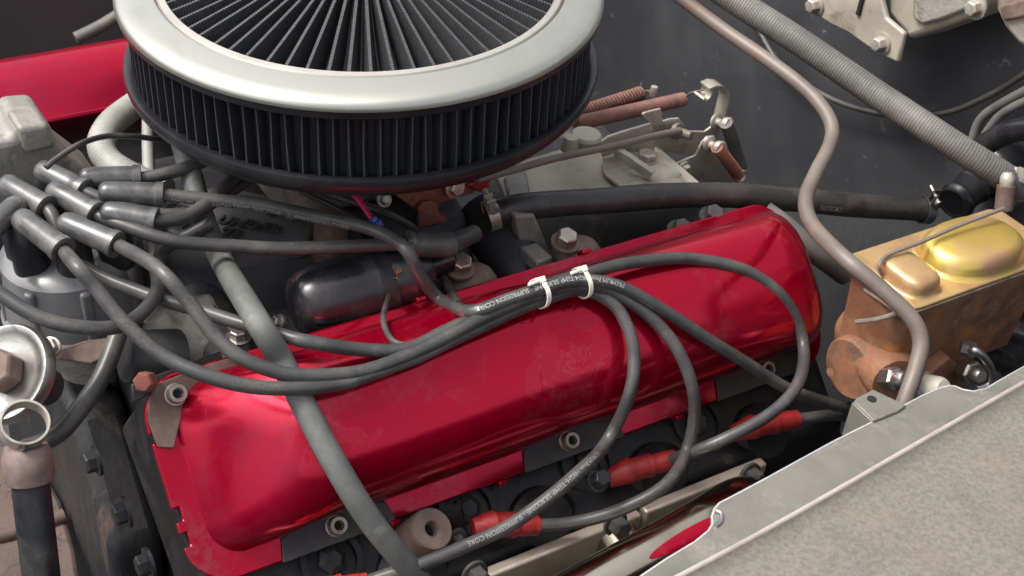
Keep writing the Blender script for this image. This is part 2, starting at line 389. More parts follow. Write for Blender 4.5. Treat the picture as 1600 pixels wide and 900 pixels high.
for x, y in ((150, 720), (196, 800), (232, 880)):
    hexbolt('cover_bolt', P(x, y, a=-.266), -AX, .0075, .008, 'block_iron', t)
def head_section(s):
    # outline in (l, h); s = 1 near bank, -1 far bank
    q = [(.160, -.190), (.248, -.281), (.258, -.292), (.282, -.304), (.300, -.310), (.303, -.345), (.262, -.375), (.10, -.27)]
    return [(s * l, h) for l, h in q]
t = thing('cylinder_head', 'black cylinder head beneath the large red valve cover', 'cylinder head', EW(0, .25, -.375))
obj('casting', prism_bm([EW(-.236, l, h) for l, h in head_section(1)], AX * .54), 'black_iron', t, bevel=.004)
for a in (-.20, -.095, .013, .12, .225):        # port bosses between the plugs
    bm = lathe_bm([(.0, -.01), (.026, -.01), (.025, .016), (.019, .022), (0, .022)], EW(a, .276, -.318), (LX * .75 + HX * .66), 20, sx=1.15)
    obj('port_boss', bm, 'black_iron', t)
for a in (-.148, -.04, .066, .172):             # plug recesses
    bm = lathe_bm([(.0225, -.002), (.0225, .006), (.018, .006), (.0165, -.003), (0, -.003)], EW(a, .262, -.296), (LX * .6 + HX * .8), 24)
    rc = obj('plug_recess', bm, 'black_iron', t)
    obj('plug_hexagon', lathe_bm([(0, -.004), (.0105, -.004), (.0105, .007), (.006, .010), (0, .010)], EW(a, .262, -.296), (LX * .6 + HX * .8), 6), 'cast_dark', rc, smooth=False)
for x, y in ((1112, 340), (1062, 362)):
    hexbolt('head_bolt', P(x, y, l=.155), HX + LX * .4, .008, .010, 'pad_dark', t, washer=1.4)
t = thing('cylinder_head', 'black cylinder head beneath the far red valve cover', 'cylinder head', EW(0, -.25, -.375))
obj('casting', prism_bm([EW(-.236, l, h) for l, h in head_section(-1)], AX * .54), 'black_iron', t, bevel=.004)

# ---- inlet manifold: dark ribbed casting filling the valley, lettered
t = thing('inlet_manifold', 'dark cast iron inlet manifold with raised lettering under the air filter', 'manifold', EW(0, 0, -.24))
sec = [(-.165, -.235), (-.165, -.215), (-.10, -.205), (-.075, -.168), (.050, -.168), (.075, -.18), (.098, -.215), (.160, -.222), (.160, -.238)]
obj('casting', prism_bm([EW(-.20, l, h) for l, h in sec], AX * .262), 'manifold_iron', t, bevel=.008, seg=3)
for a, l0, l1 in ((-.165, .03, .155), (-.02, .05, .155), (.085, .06, .150)):
    bm = tube_bm(spline([EW(a, l0, -.195), EW(a, (l0 + l1) / 2 + .01, -.21), EW(a, l1, -.235)], 6), .024, 14)
    obj('runner', bm, 'manifold_iron', t)
bm = lathe_bm([(0, -.03), (.0135, -.03), (.0125, .006), (.010, .009), (0, .009)], P(517, 352, h=-.155), HX, 24)
obj('boss', bm, 'brown_dust', t)
# smooth lettered plate on top
q = [P(225, 302, h=-.163), P(345, 290, h=-.163), P(520, 318, h=-.163), P(480, 372, h=-.163), P(375, 392, h=-.163), P(235, 355, h=-.163)]
obj('lettered_pad', prism_bm(q, HX * -.02), 'letter_pad', t, bevel=.004, seg=3)
ex = (P(415, 366, h=-.163) - P(335, 352, h=-.163)).normalized(); ey = HX.cross(ex)
for s_, x, y, sz, m_ in (('FIR', 255, 328, .0105, 'cast_dark'), ('UNDER', 336, 349, .0115, 'cast_dark'), ("'78", 340, 367, .0105, 'cast_dark'), ('N', 284, 357, .0095, 'cast_dark'), ('OIL', 420, 340, .0075, 'cast_dark')):
    e1 = ex if s_ != 'OIL' else (P(450, 330, h=-.163) - P(418, 342, h=-.163)).normalized()
    text_on_plane('cast_letters', s_, sz * 1.25, P(x, y, h=-.163) + HX * .0002, e1, HX.cross(e1), m_, t, extrude=.0016, shear=.25, bold=.0004)
# cream aluminium carburettor plate to the rear of it
t = thing('carburettor_plate', 'cream aluminium plate behind the air filter carrying the throttle bracket', 'plate', P(880, 290, h=-.205))
q = [P(770, 262, h=-.19), P(905, 222, h=-.19), P(1010, 210, h=-.19), P(1115, 300, h=-.19), P(1060, 316, h=-.19), P(800, 334, h=-.19)]
obj('plate', prism_bm(q, HX * -.007), 'cream_alu', t, bevel=.004, seg=3)
q = [P(786, 275, h=-.187), P(822, 262, h=-.187), P(836, 330, h=-.187), P(802, 334, h=-.187)]
obj('raised_edge', prism_bm(q, HX * -.008), 'cast_alu', t, bevel=.003)
q = [P(805, 338, l=.118), P(836, 336, l=.118), P(862, 398, l=.118), P(818, 404, l=.118)]
obj('web', prism_bm(q, LX * -.012), 'cast_alu', t, bevel=.002)

# ---- carburettor under the filter: throat, float bowl and red-brown choke plates
t = thing('carburettor', 'carburettor with red-brown choke plates, half hidden under the air filter', 'carburettor', EW(0, 0, -.165))
obj('throat', lathe_bm([(.062, -.105), (.062, -.075), (.058, -.070), (0, -.07)], EW(0, 0, -.0), ZUP, 36), 'cast_alu', t)
obj('float_bowl', box_bm(EW(0, 0, -.135), AX, LX, HX, .17, .11, .06), 'cast_alu', t, bevel=.008, seg=3)
q = [P(612, 300, l=.075), P(690, 290, l=.075), P(758, 280, l=.075), P(740, 302, l=.075), P(690, 318, l=.075), P(672, 345, l=.075), P(640, 322, l=.075)]
obj('choke_plate', prism_bm(q, LX * -.006), 'rust_red', t, bevel=.001)
q = [P(654, 328, l=.082), P(662, 318, l=.082), P(676, 315, l=.082), P(684, 321, l=.082), P(687, 336, l=.082), P(699, 341, l=.082), P(697, 348, l=.082), P(654, 356, l=.082)]
cl = obj('choke_lever', prism_bm(q, LX * -.004), 'rust_red', t, bevel=.001)
q = [P(661, 330, l=.0825), P(675, 327, l=.0825), P(676, 337, l=.0825), P(661, 339, l=.0825)]
obj('window', prism_bm(q, LX * -.002), 'brown_metal', cl)
q = [P(729, 290, l=.08), P(766, 276, l=.08), P(766, 292, l=.08), P(758, 302, l=.08), P(745, 300, l=.08)]
obj('orange_cam', prism_bm(q, LX * -.006), 'boot_red', t, bevel=.0015)
hexbolt('bolt', P(711, 293, l=.082), LX + HX * .3, .0065, .006, 'bolt_steel', t, washer=1.3)
hexbolt('screw', P(600, 312, l=.07), LX + HX * .6, .0042, .005, 'zinc_old', t)

# ================================================================== AIR CLEANER
t = thing('air_cleaner', 'round air filter with bright metal lid and black pleated sides', 'air filter', ORG - ZUP * .076)
C0 = ORG
prof = [(.1505, -.0035), (.1505, .0005), (.1515, .0014), (.154, .0012), (.166, -.0005), (.173, -.0016), (.1765, -.0034), (.1783, -.0066), (.1783, -.0088), (.1772, -.0088), (.176, -.006), (.172, -.0036)]
obj('lid_ring', lathe_bm(prof, C0, ZUP, 160, closed=True), 'lid_metal', t)
prof = [(.1425, -.004), (.1425, -.0005), (.1438, .0014), (.148, .0010), (.1495, -.0008), (.1498, -.0045)]
obj('inner_ring', lathe_bm(prof, C0, ZUP, 160, closed=True), 'ring_metal', t)
obj('gasket_lip', lathe_bm([(.150, -.003), (.1775, -.0088), (.1770, -.0145), (.1745, -.0165), (.1715, -.0165), (.150, -.010)], C0, ZUP, 128, closed=True), 'rubber_black', t)
# pleated top: ridges running from the hub to the ring
def pleats_top(n, r0, r1, z0, amp):
    bm = bmesh.new(); rings = []
    RS = [r0 + (r1 - r0) * k / 10 for k in range(11)]
    for r in RS:
        row = []; full = 2 * math.pi * r / n
        crest = .0021 / full           # crest keeps its width towards the middle
        for k in range(n):
            jt = .16 * noise.noise(Vector((k * 7.3, r * 6, .5)))
            for u_, z in ((0, 1), (crest, 1.), (.5 + crest / 2 - .06, 0), (.5 + crest / 2 + .06, 0)):
                th = 2 * math.pi * (k + u_ + jt) / n
                a_ = amp * min(1, .35 + .65 * (r - r0) / (r1 - r0) * 1.6)
                row.append(bm.verts.new(C0 + Vector((r * math.cos(th), r * math.sin(th), z0 + .026 * (1 - (r - r0) / (r1 - r0)) - a_ * (1 - z)))))
        rings.append(row)
    m_ = len(rings[0])
    for A, B in zip(rings, rings[1:]):
        for k in range(m_):
            j = (k + 1) % m_; f = bm.faces.new((A[k], A[j], B[j], B[k])); f.material_index = 1 if k % 4 == 0 else 0
    return bm
o = obj('top_pleats', pleats_top(62, .032, .1435, -.001, .018), ['fold_cloth', 'pleat_screen'], t, smooth=False)
obj('hub_cap', lathe_bm([(.036, -.006), (.036, 0), (.030, .003), (.010, .004), (.008, .012), (0, .013)], C0 + ZUP * .024, ZUP, 48), 'lid_metal', t)
def pleats_side(n, r, z0, z1, amp):
    bm = bmesh.new(); rings = []
    for z in (z0, (z0 + z1) / 2, z1):
        row = []
        for k in range(n):
            jt = .22 * noise.noise(Vector((k * 5.7, z * 14, 2.5)))
            for u_, d in ((0, 0), (.10, 0), (.36, 1), (.74, 1)):
                th = 2 * math.pi * (k + u_ + jt) / n
                row.append(bm.verts.new(C0 + Vector(((r - amp * d) * math.cos(th), (r - amp * d) * math.sin(th), z))))
        rings.append(row)
    m_ = len(rings[0])
    for A, B in zip(rings, rings[1:]):
        for k in range(m_):
            j = (k + 1) % m_; f = bm.faces.new((A[k], A[j], B[j], B[k])); f.material_index = 1 if k % 4 == 0 else 0
    return bm
mat('pleat_edge', (.036, .037, .043), (.055, .056, .062), scale=800, rough=.55)
obj('side_pleats', pleats_side(104, .1712, -.068, -.012, .008), ['pleat_cloth', 'pleat_edge'], t, smooth=False)
prof = [(.02, -.070), (.160, -.070), (.168, -.064), (.1745, -.0615), (.1775, -.062), (.1785, -.0655), (.1775, -.070), (.171, -.078), (.152, -.084), (.06, -.086), (.06, -.080)]
obj('base_pan', lathe_bm(prof, C0, ZUP, 128), 'rubber_black', t)

# ================================================================== VALVE COVERS
def loft(outline_fn, levels, mk, bm=None):
    bm = bm or bmesh.new(); rings = [[bm.verts.new(mk(a, w_, n)) for a, w_ in outline_fn(i)] for i, n in enumerate(levels)]
    for A, B in zip(rings, rings[1:]):
        m_ = len(A)
        for k in range(m_):
            j = (k + 1) % m_; bm.faces.new((A[k], A[j], B[j], B[k]))
    bm.faces.new(rings[-1]); return bm
A0, A1, W0, W1 = -.243, .312, -.240, -.0985
def cover_body(mk, scallops):
    # (side inset, end inset, height) up the pressing
    prof = [(.0, .0, 0), (.0008, .001, .006), (.0015, .004, .016), (.0028, .011, .030), (.005, .019, .042), (.009, .026, .052), (.0145, .032, .0595), (.021, .038, .0645), (.029, .044, .068), (.038, .052, .0702), (.047, .06, .0712), (.053, .07, .0715)]
    ia, iw = .015, .0145
    EF = [0, .004, .012, .024, .034, .0425, .049, .0535, .058, .064, .074, .09]
    bm = bmesh.new(); rings = []
    K = 9; NA = 60
    for i, (si, ei, n) in enumerate(prof):
        a0, a1 = A0 + ia + EF[i], A1 - .008 - ei * .85; w0, w1 = W0 + .006 + si * .95, W1 - iw - si * 1.15
        r = max(.004, min(.024 + ei * .2, (w1 - w0) / 2 - .001))
        pl = []
        rf = min(r * 1.5, (w1 - w0) - r - .001)
        for ca, cw, s, r in ((a1 - r, w1 - r, 0, r), (a0 + r, w1 - r, 1, r), (a0 + rf, w0 + rf, 2, rf), (a1 - r, w0 + r, 3, r)):
            arc = [(ca + r * math.cos((s + k / K) * math.pi / 2), cw + r * math.sin((s + k / K) * math.pi / 2)) for k in range(K + 1)]
            if s == 1 or s == 3:      # long side before this corner
                p0, p1 = pl[-1], arc[0]
                pl += [(p0[0] + (p1[0] - p0[0]) * q / NA, p0[1] + (p1[1] - p0[1]) * q / NA) for q in range(1, NA)]
            pl += arc
        row = []
        for a, w_ in pl:
            for sa, sw in scallops:   # clearance dents beside the screws
                f = math.exp(-((a - sa) / .020) ** 2) * max(0, 1 - n / .046)
                if sw > 0 and w_ > (W0 + W1) / 2: w_ -= .010 * f
                if sw < 0 and w_ < (W0 + W1) / 2: w_ += .010 * f
            nn = n + .0008 * noise.noise(Vector((a * 12, w_ * 12, 4)))
            row.append(bm.verts.new(mk(a, w_, nn)))
        rings.append(row)
    for A, B in zip(rings, rings[1:]):
        m_ = len(A)
        for k in range(m_):
            j = (k + 1) % m_; bm.faces.new((A[k], A[j], B[j], B[k]))
    bm.faces.new(rings[-1])
    return bm
def rail(mk, notches):
    out = rrect(A0, A1, W0, W1, .030, 8)
    # square notches bitten out of the front edge (a = A0)
    res = []
    n = len(out)
    for i in range(n):
        p, q = out[i], out[(i + 1) % n]; res.append(p)
        if abs(p[0] - A0) < 1e-6 and abs(q[0] - A0) < 1e-6:
            lo_, hi_ = sorted((p[1], q[1])); rng = sorted(notches, reverse=(q[1] < p[1]))
            for c_, hw in rng:
                if lo_ < c_ < hi_:
                    s = 1 if q[1] > p[1] else -1
                    res += [(A0, c_ - s * hw), (A0 + .005, c_ - s * hw), (A0 + .005, c_ + s * hw), (A0, c_ + s * hw)]
    bm = bmesh.new()
    T = [bm.verts.new(mk(a, w_, .0035)) for a, w_ in res]; B = [bm.verts.new(mk(a, w_, -.0005)) for a, w_ in res]
    bm.faces.new(T); bm.faces.new(B[::-1])
    for i in range(len(res)):
        j = (i + 1) % len(res); bm.faces.new((T[i], T[j], B[j], B[i]))
    # turned-down lip
    return bm
SCAL = [(-.142, 1), (.049, 1), (.241, 1), (-.142, -1), (.049, -1), (.241, -1)]
t = thing('valve_cover', 'large dusty red valve cover crossed by grey ignition wires', 'valve cover', CW(.03, -.17, -.002))
obj('cover', cover_body(CW, SCAL), 'red_paint', t, angle=60)
obj('flange', rail(CW, [(-.202, .003), (-.150, .0045), (-.133, .0045)]), 'red_paint', t, smooth=False, bevel=.0012)
obj('gasket', prism_bm([CW(a, w_, -.004) for a, w_ in rrect(A0 + .004, A1 - .003, W0 + .002, W1 - .002, .028)], NX * .003), 'rubber_black', t)
for sa in (-.100, -.012, .15):       # little turned-up clips along the lower flange
    obj('clip', box_bm(CW(sa, W1 + .0015, .002), AX, WX, NX, .007, .004, .011), 'red_paint', t, bevel=.001)
for sa in (.115, -.03):
    obj('clip', box_bm(CW(sa, W0 - .001, .003), AX, WX, NX, .008, .004, .010), 'red_paint', t, bevel=.001)
def pad(a0, a1, w0, w1, m, skew=.004):
    q = [CW(a0, w1, .0036), CW(a1, w1, .0036), CW(a1 - .004, w0 + .002, .0036), (CW((a0 + a1) / 2 + .012, w0 - .004, .0036)), CW((a0 + a1) / 2 - .012, w0 - .004, .0036), CW(a0 + .004, w0 + .002, .0036)]
    return obj('load_plate', prism_bm(q, NX * .0022), m, t, bevel=.0008)
pad(-.184, -.098, -.1155, -.0975, 'pad_dark'); pad(.008, .098, -.1155, -.0975, 'pad_dark'); pad(.190, .285, -.1155, -.0975, 'pad_dark')
q = [CW(a, w_, .0037) for a, w_ in ((-.2405, -.196), (-.2415, -.214), (-.238, -.226), (-.230, -.2355), (-.20, -.2385), (-.165, -.239), (-.165, -.229), (-.196, -.227), (-.214, -.219), (-.2225, -.206), (-.2305, -.192))]
o = obj('load_plate', prism_bm(q, NX * .0024), 'brown_dust', t, bevel=.0008); tag(o, 'dusty brown load plate at the front corner')
for a, w_ in ((-.142, -.109), (.049, -.109), (.241, -.109), (-.2195, -.2255)):
    hexbolt('socket_screw', CW(a, w_, .006), NX, .0066, .008, 'bolt_steel', t, washer=1.12, socket=True)
# far side
def FW(a, w_, n):
    lx = -LX; nx = (lx + HX).normalized(); wx = (lx - HX).normalized()
    return ORG + .33 * lx - .336 * HX + (a - .10) * AX + w_ * wx + n * nx
t = thing('valve_cover', 'bright red valve cover on the far side, left of the air filter', 'valve cover', FW(.03, -.17, -.002))
obj('cover', cover_body(FW, SCAL), 'far_red', t, angle=60)
obj('flange', rail(FW, []), 'far_red', t, smooth=False, bevel=.001)

# ================================================================== IGNITION
def depth(p): return (p - CAM).dot(FWD)
def auto(q):
    """sight-line points; those given without a plane take a depth between their neighbours"""
    D = [depth(P(e[0], e[1], **{e[2]: e[3]})) if len(e) > 2 else None for e in q]
    S = [0]
    for a, b in zip(q, q[1:]): S.append(S[-1] + math.hypot(b[0] - a[0], b[1] - a[1]))
    idx = [i for i, d in enumerate(D) if d is not None]
    for i in range(len(q)):
        if D[i] is None:
            lo_ = max([k for k in idx if k < i], default=None); hi_ = min([k for k in idx if k > i], default=None)
            if lo_ is None: D[i] = D[hi_]
            elif hi_ is None: D[i] = D[lo_]
            else: D[i] = D[lo_] + (D[hi_] - D[lo_]) * (S[i] - S[lo_]) / (S[hi_] - S[lo_])
    return [P(e[0], e[1], d=D[i]) for i, e in enumerate(q)]

HB = -.112
DC = P(92, 316, h=HB)                      # distributor axis at boot height
t = thing('distributor', 'grey distributor cap ringed with dark lead towers at the engine front', 'distributor', DC - ZUP * .20)
prof = [(0, -.034), (.020, -.034), (.040, -.036), (.0465, -.042), (.049, -.060), (.050, -.085), (.053, -.088), (.053, -.096), (.049, -.098), (0, -.098)]
cap = obj('cap', lathe_bm(prof, DC, ZUP, 48), 'cap_plastic', t)
for k in range(8):
    th = k * math.pi / 4 + .5; d_ = Vector((math.cos(th), math.sin(th), 0))
    obj('cap_rib', box_bm(DC + d_ * .0485 - ZUP * .066, d_, ZUP.cross(d_), ZUP, .006, .008, .046), 'cap_plastic', cap, bevel=.0025, seg=3)
obj('housing', lathe_bm([(0, -.098), (.046, -.098), (.045, -.118), (.034, -.128), (.022, -.135), (.020, -.20), (0, -.20)], DC, ZUP, 40), 'cast_alu', t)
q = [P(82, 548, d=.94), P(135, 532, d=.93), P(172, 528, d=.93), P(166, 560, d=.93), P(140, 570, d=.93), P(88, 562, d=.94)]
cl = obj('clamp_arm', prism_bm(q, FWD * .01), 'brown_dust', t, bevel=.002)
hexbolt('screw', P(78, 543, d=.928), -FWD + ZUP * .4, .006, .006, 'bolt_steel', t, washer=1.2)

BOOTS = {   # tower position and sleeve end, both seen at boot height
    1: ((24, 324), (-34, 372)), 2: ((14, 290), (74, 326)), 3: ((70, 268), (134, 300)), 4: ((88, 300), (152, 336)), 5: ((36, 344), (100, 392)),
    6: ((106, 350), (184, 383)), 7: ((138, 279), (220, 278)), 8: ((168, 301), (256, 305)), 9: ((172, 333), (246, 346))}
def dist_boot(k, parent):
    (x0, y0), (x1, y1) = BOOTS[k]
    p = P(x0, y0, h=HB); q = P(x1, y1, h=HB - .002); dr = (q - p).normalized(); Ln = (q - p).length
    b = obj('distributor_boot', lathe_bm([(0, -.0065), (.0045, -.006), (.0072, -.0035), (.0082, 0), (.0083, Ln * .25), (.0086, Ln - .006), (.0094, Ln - .0055), (.0094, Ln - .0005), (.0082, Ln), (.0055, Ln), (0, Ln - .004)], p, dr, 24), 'boot_grey', parent)
    obj('boot_skirt', lathe_bm([(0, -.046), (.0105, -.046), (.0125, -.040), (.0125, -.020), (.0105, -.008), (.007, -.002), (0, 0)], p, ZUP, 24), 'boot_dark', b)
    return q
WR = .0047
def lead(label, k, route, end=None, name='spark_plug_wire', cat='ignition wire', group='ignition wires'):
    base = P(*BOOTS[k][1], h=HB - .002)
    t_ = thing(name, label, cat, base, group)
    s = dist_boot(k, t_)
    (x0, y0), (x1, y1) = BOOTS[k]; p = P(x0, y0, h=HB)
    path = spline([p.lerp(s, .8), s] + auto(route), 10)
    path = [p_ + Vector((noise.noise(p_ * 22 + Vector((k, 0, 0))), noise.noise(p_ * 22 + Vector((0, k, 5))), noise.noise(p_ * 22 + Vector((3, 0, k))))) * .0011 for p_ in path]
    obj('cable', tube_bm(resample(path, .004), WR, 14), 'wire_grey', t_)
    if end is not None:        # red plug boot: (x, y, plane, value) of its far end
        e = P(*end[:2], **{end[2]: end[3]}); p1 = path[-1]; dr = (e - p1); Ln = dr.length; dr.normalize()
        sag = -HX * .004
        ctr = spline([p1 - dr * .006, p1, p1.lerp(e, .3), p1.lerp(e, .65) - sag * 0, e + sag], 6)
        rr = [.0074] * 6 + [.0078] * 6 + [.0088] * 6 + [.0102 - .0006 * k_ for k_ in range(7)]
        b = obj('plug_boot', tube_bm(ctr, rr[:len(ctr)], 16), 'boot_red', t_)
        ring = resample([p1 + dr * Ln * .28, p1 + dr * Ln * .36], .002)
        obj('ridge', tube_bm(ring, .0094, 16), 'boot_red', b)
    return t_, path
TXT = 'PREMIUM 7mm HIGH-TEMP SILICONE \u00b7 SUPPRESSION CORE'
L5, p5 = lead('ignition wire lowest across the front of the red cover, hanging to the engine bottom', 5,
    [(118, 413), (150, 450), (195, 505), (260, 558), (340, 592, 'n', .081), (450, 608, 'n', .083), (540, 598, 'n', .080), (640, 562, 'n', .078), (700, 533, 'n', .078), (760, 505, 'n', .077), (850, 466, 'n', .075), (908, 452, 'n', .075),
     (945, 465, 'n', .078), (972, 492, 'n', .080), (990, 545, 'n', .081), (984, 612, 'n', .076), (950, 688, 'n', .052), (900, 742, 'l', .322), (800, 818, 'l', .328), (720, 857, 'l', .325), (640, 888, 'l', .32), (560, 915, 'l', .31)], (470, 930, 'l', .30))
L6, p6 = lead('ignition wire looping down the red cover to a red boot beside the brown bush', 6,
    [(250, 421), (300, 476), (345, 533), (400, 571, 'n', .082), (470, 588, 'n', .082), (560, 581, 'n', .080), (650, 549, 'n', .081), (760, 494, 'n', .082), (850, 457, 'n', .082), (905, 445, 'n', .082),
     (955, 455, 'n', .080), (1012, 492, 'n', .080), (1060, 552, 'n', .081), (1085, 622, 'n', .074), (1076, 700, 'n', .050), (1040, 757, 'l', .332), (970, 797, 'l', .328), (895, 817, 'l', .314), (828, 821, 'l', .302)], (740, 819, 'l', .292))
L2, p2 = lead('ignition wire making the widest loop over the rear of the red cover', 2,
    [(86, 345, 'h', -.118), (100, 385, 'h', -.13), (150, 427, 'h', -.142), (230, 461), (300, 482), (400, 513), (480, 534, 'n', .076), (560, 546, 'n', .074), (640, 545, 'n', .074), (700, 516, 'n', .074), (770, 483, 'n', .075), (850, 448, 'n', .077), (908, 431, 'n', .077),
     (980, 411, 'n', .072), (1080, 404, 'n', .070), (1170, 425, 'n', .070), (1230, 472, 'n', .068), (1257, 540, 'n', .062), (1243, 605, 'l', .322), (1200, 650, 'l', .33), (1130, 689, 'l', .326), (1075, 710, 'l', .312), (1042, 721, 'l', .297)], (950, 744, 'l', .287))
L8, p8 = lead('ignition wire printed in white, crossing the cover straight to the wing bracket', 8,
    [(330, 312, 'h', -.116), (420, 322, 'h', -.119), (530, 346, 'h', -.125), (598, 366, 'h', -.127), (636, 392, 'l', .168), (655, 430, 'l', .175), (690, 470, 'l', .185), (738, 488, 'n', .080), (800, 466, 'n', .084), (850, 449, 'n', .087), (905, 437, 'n', .087),
     (965, 446, 'n', .084), (1030, 480, 'n', .083), (1130, 545, 'n', .075), (1230, 606, 'n', .060), (1300, 632, 'n', .048), (1350, 640, 'n', .038), (1392, 652, 'n', .01), (1375, 668, 'n', -.02), (1310, 650, 'l', .31), (1235, 657, 'l', .302)], (1146, 672, 'l', .292))
lead('ignition wire curving up from the rearmost grey boot to beneath the filter rim', 7, [(265, 270, 'h', -.112), (310, 256, 'h', -.112), (370, 235, 'h', -.118)])
lead('ignition wire curving behind the front boots to the far cylinder bank', 3, [(180, 319, 'h', -.118), (240, 334, 'h', -.122), (300, 330, 'h', -.125), (350, 305, 'h', -.128), (400, 270, 'h', -.128)])
lead('short ignition wire from the lowest rear boot bending up under the filter', 9, [(290, 339, 'h', -.116), (325, 318, 'h', -.118), (350, 295, 'h', -.118), (390, 250, 'h', -.12)])
lead('ignition wire drooping across the distributor cap from the left edge', 1,
    [(-55, 400), (-40, 432), (0, 458, 'd', .868), (60, 494, 'd', .866), (120, 510, 'd', .870), (180, 511, 'd', .88), (222, 490, 'd', .90), (246, 452, 'd', .93), (246, 410, 'd', .96), (262, 385, 'd', .98), (330, 350, 'd', .99)])
t4, p4 = lead('coil lead running from the centre boot to the black ignition coil', 4,
    [(200, 355, 'h', -.116), (260, 374, 'h', -.12), (360, 385, 'h', -.128), (480, 387, 'h', -.135), (590, 383, 'h', -.139), (645, 381, 'h', -.141)], name='coil_lead')
c0 = P(638, 382, h=-.141); c1 = P(702, 382, h=-.146); c2 = P(742, 365, h=-.152)
cb = obj('coil_boot', tube_bm(spline([c0, c0.lerp(c1, .5), c1, c1.lerp(c2, .15), c2], 8), [.0092] * 8 + [.0096] * 8 + [.0092] * 3 + [.0068] * 14, 18), 'wire_grey', t4)
obj('boot_lip', tube_bm([c0 - (c1 - c0).normalized() * .003, c0, c0 + (c1 - c0).normalized() * .003], [.0080, .0106, .0098], 20), 'boot_grey', cb)
# printing on the silicone jackets
def arclen(path, x, y):
    """arc length at which a path passes closest to a sight line"""
    s = 0; best = (9e9, 0)
    for i, p in enumerate(path):
        if i: s += (p - path[i - 1]).length
        q = p - CAM; px_ = 800 + FPX * q.dot(RGT) / q.dot(FWD); py_ = 450 - FPX * q.dot(UPV) / q.dot(FWD)
        d_ = (px_ - x) ** 2 + (py_ - y) ** 2
        if d_ < best[0]: best = (d_, s)
    return best[1]
def total(path): return sum((b - a).length for a, b in zip(path, path[1:]))
text_on_tube('printing', TXT, .0050, p8, WR, arclen(p8, 258, 305), -.75, 'print_dim', L8)
text_on_tube('printing', TXT, .0045, p8, WR, total(p8) - arclen(p8, 970, 447), -.3, 'print_white', L8, rev=True)
text_on_tube('printing', TXT, .0047, p5, WR, arclen(p5, 928, 716), -.1, 'print_dim', L5)
# cable ties
for k, (x, y, lb) in enumerate(((843, 457, 'white cable tie round the wire bundle, the one nearer the ignition coil'), (907, 443, 'white cable tie round the wire bundle, nearest the wide loop'))):
    c = P(x, y, n=.079); t = thing('cable_tie', lb, 'cable tie', c, 'cable ties on the wire bundle')
    dr = (P(x + 25, y - 9, n=.079) - P(x - 25, y + 9, n=.079)).normalized()
    up_ = (NX - dr * NX.dot(dr)).normalized(); sd_ = dr.cross(up_)
    near = []
    for pth in (p5, p6, p2, p8):
        ds = [(abs((p - c).dot(dr)), (p - c).length, p) for p in pth]
        near.append(min((d_ for d_ in ds if d_[1] < .05), key=lambda d_: d_[0])[2])
    c = sum(near, Vector()) / 4
    rs = max(abs((p - c).dot(sd_)) for p in near) + WR + .0004; ru = max(abs((p - c).dot(up_)) for p in near) + WR + .0004
    loop = [c + sd_ * (rs * math.cos(th)) + up_ * (ru * math.sin(th)) for th in [i * 2 * math.pi / 28 for i in range(29)]]
    bm = bmesh.new(); g = []
    for p in loop:
        o_ = (p - c).normalized()
        g.append([bm.verts.new(p + dr * sx_ * .0016 + o_ * so_) for sx_, so_ in ((-1, 0), (1, 0), (1, .0010), (-1, .0010))])
    for A, B in zip(g, g[1:]):
        for i in range(4): bm.faces.new((A[i], A[(i + 1) % 4], B[(i + 1) % 4], B[i]))
    obj('band', bm, 'white_nylon', t)
    hp = c + up_ * (ru * .75) + sd_ * (-rs * .8)
    if (P(x, y - 20, n=.085) - c).dot(sd_) > 0: hp = c + up_ * (ru * .75) + sd_ * (rs * .8)
    obj('head', box_bm(hp, dr, sd_, up_, .0058, .0048, .0050), 'white_nylon', t, bevel=.001)
    obj('tail', tube_bm([hp, hp - dr * .006 + up_ * .003, hp - dr * .012 + up_ * .002], .0012, 6), 'white_nylon', t)

# ---- ignition coil
k0, k1 = P(462, 484, l=.126), P(634, 427, l=.134); ca = (k1 - k0).normalized(); KL = (k1 - k0).length
t = thing('ignition_coil', 'glossy black cylindrical ignition coil lying beside the red cover', 'ignition coil', (k0 + k1) / 2 - HX * .028)
obj('can', lathe_bm([(0, -.004), (.014, -.003), (.0215, .001), (.0255, .007), (.0272, .015), (.0278, KL * .55), (.0278, KL - .004), (.0285, KL - .003), (.0288, KL), (.0262, KL + .004), (.0255, KL + .006), (0, KL + .006)], k0, ca, 40), 'black_glossy', t)
cp_ = obj('cap', lathe_bm([(.0262, KL + .004), (.0235, KL + .012), (.0215, KL + .016), (.0115, KL + .018), (.0105, KL + .036), (.0085, KL + .038), (0, KL + .034)], k0, ca, 32), 'black_glossy', t)
for x, y in ((617, 430), (602, 372)):
    p = P(x, y, l=.150 if y > 400 else .115); z = (ca * .6 + (CAM - p).normalized() * .6 + HX * .5).normalized()
    st = obj('terminal', lathe_bm([(0, -.012), (.0022, -.012), (.0022, .007), (0, .007)], p, z, 10), 'copper', cp_)
    obj('nut', lathe_bm([(.002, -.003), (.0052, -.003), (.0052, .002), (.0022, .0022)], p, z, 6), 'copper', st, smooth=False)
    obj('lock_washer', lathe_bm([(.0, -.0052), (.0062, -.0052), (.0062, -.0034), (0, -.0034)], p, z, 16), 'bolt_steel', st)
bm = tube_bm([k0 + ca * (KL * .70), k0 + ca * (KL * .82)], .0287, 40, cap=False); obj('strap', bm, 'black_paint', t)
hexbolt('strap_screw', P(437, 503, l=.13), -AX + HX * .5, .0045, .006, 'steel', t, washer=1.3)
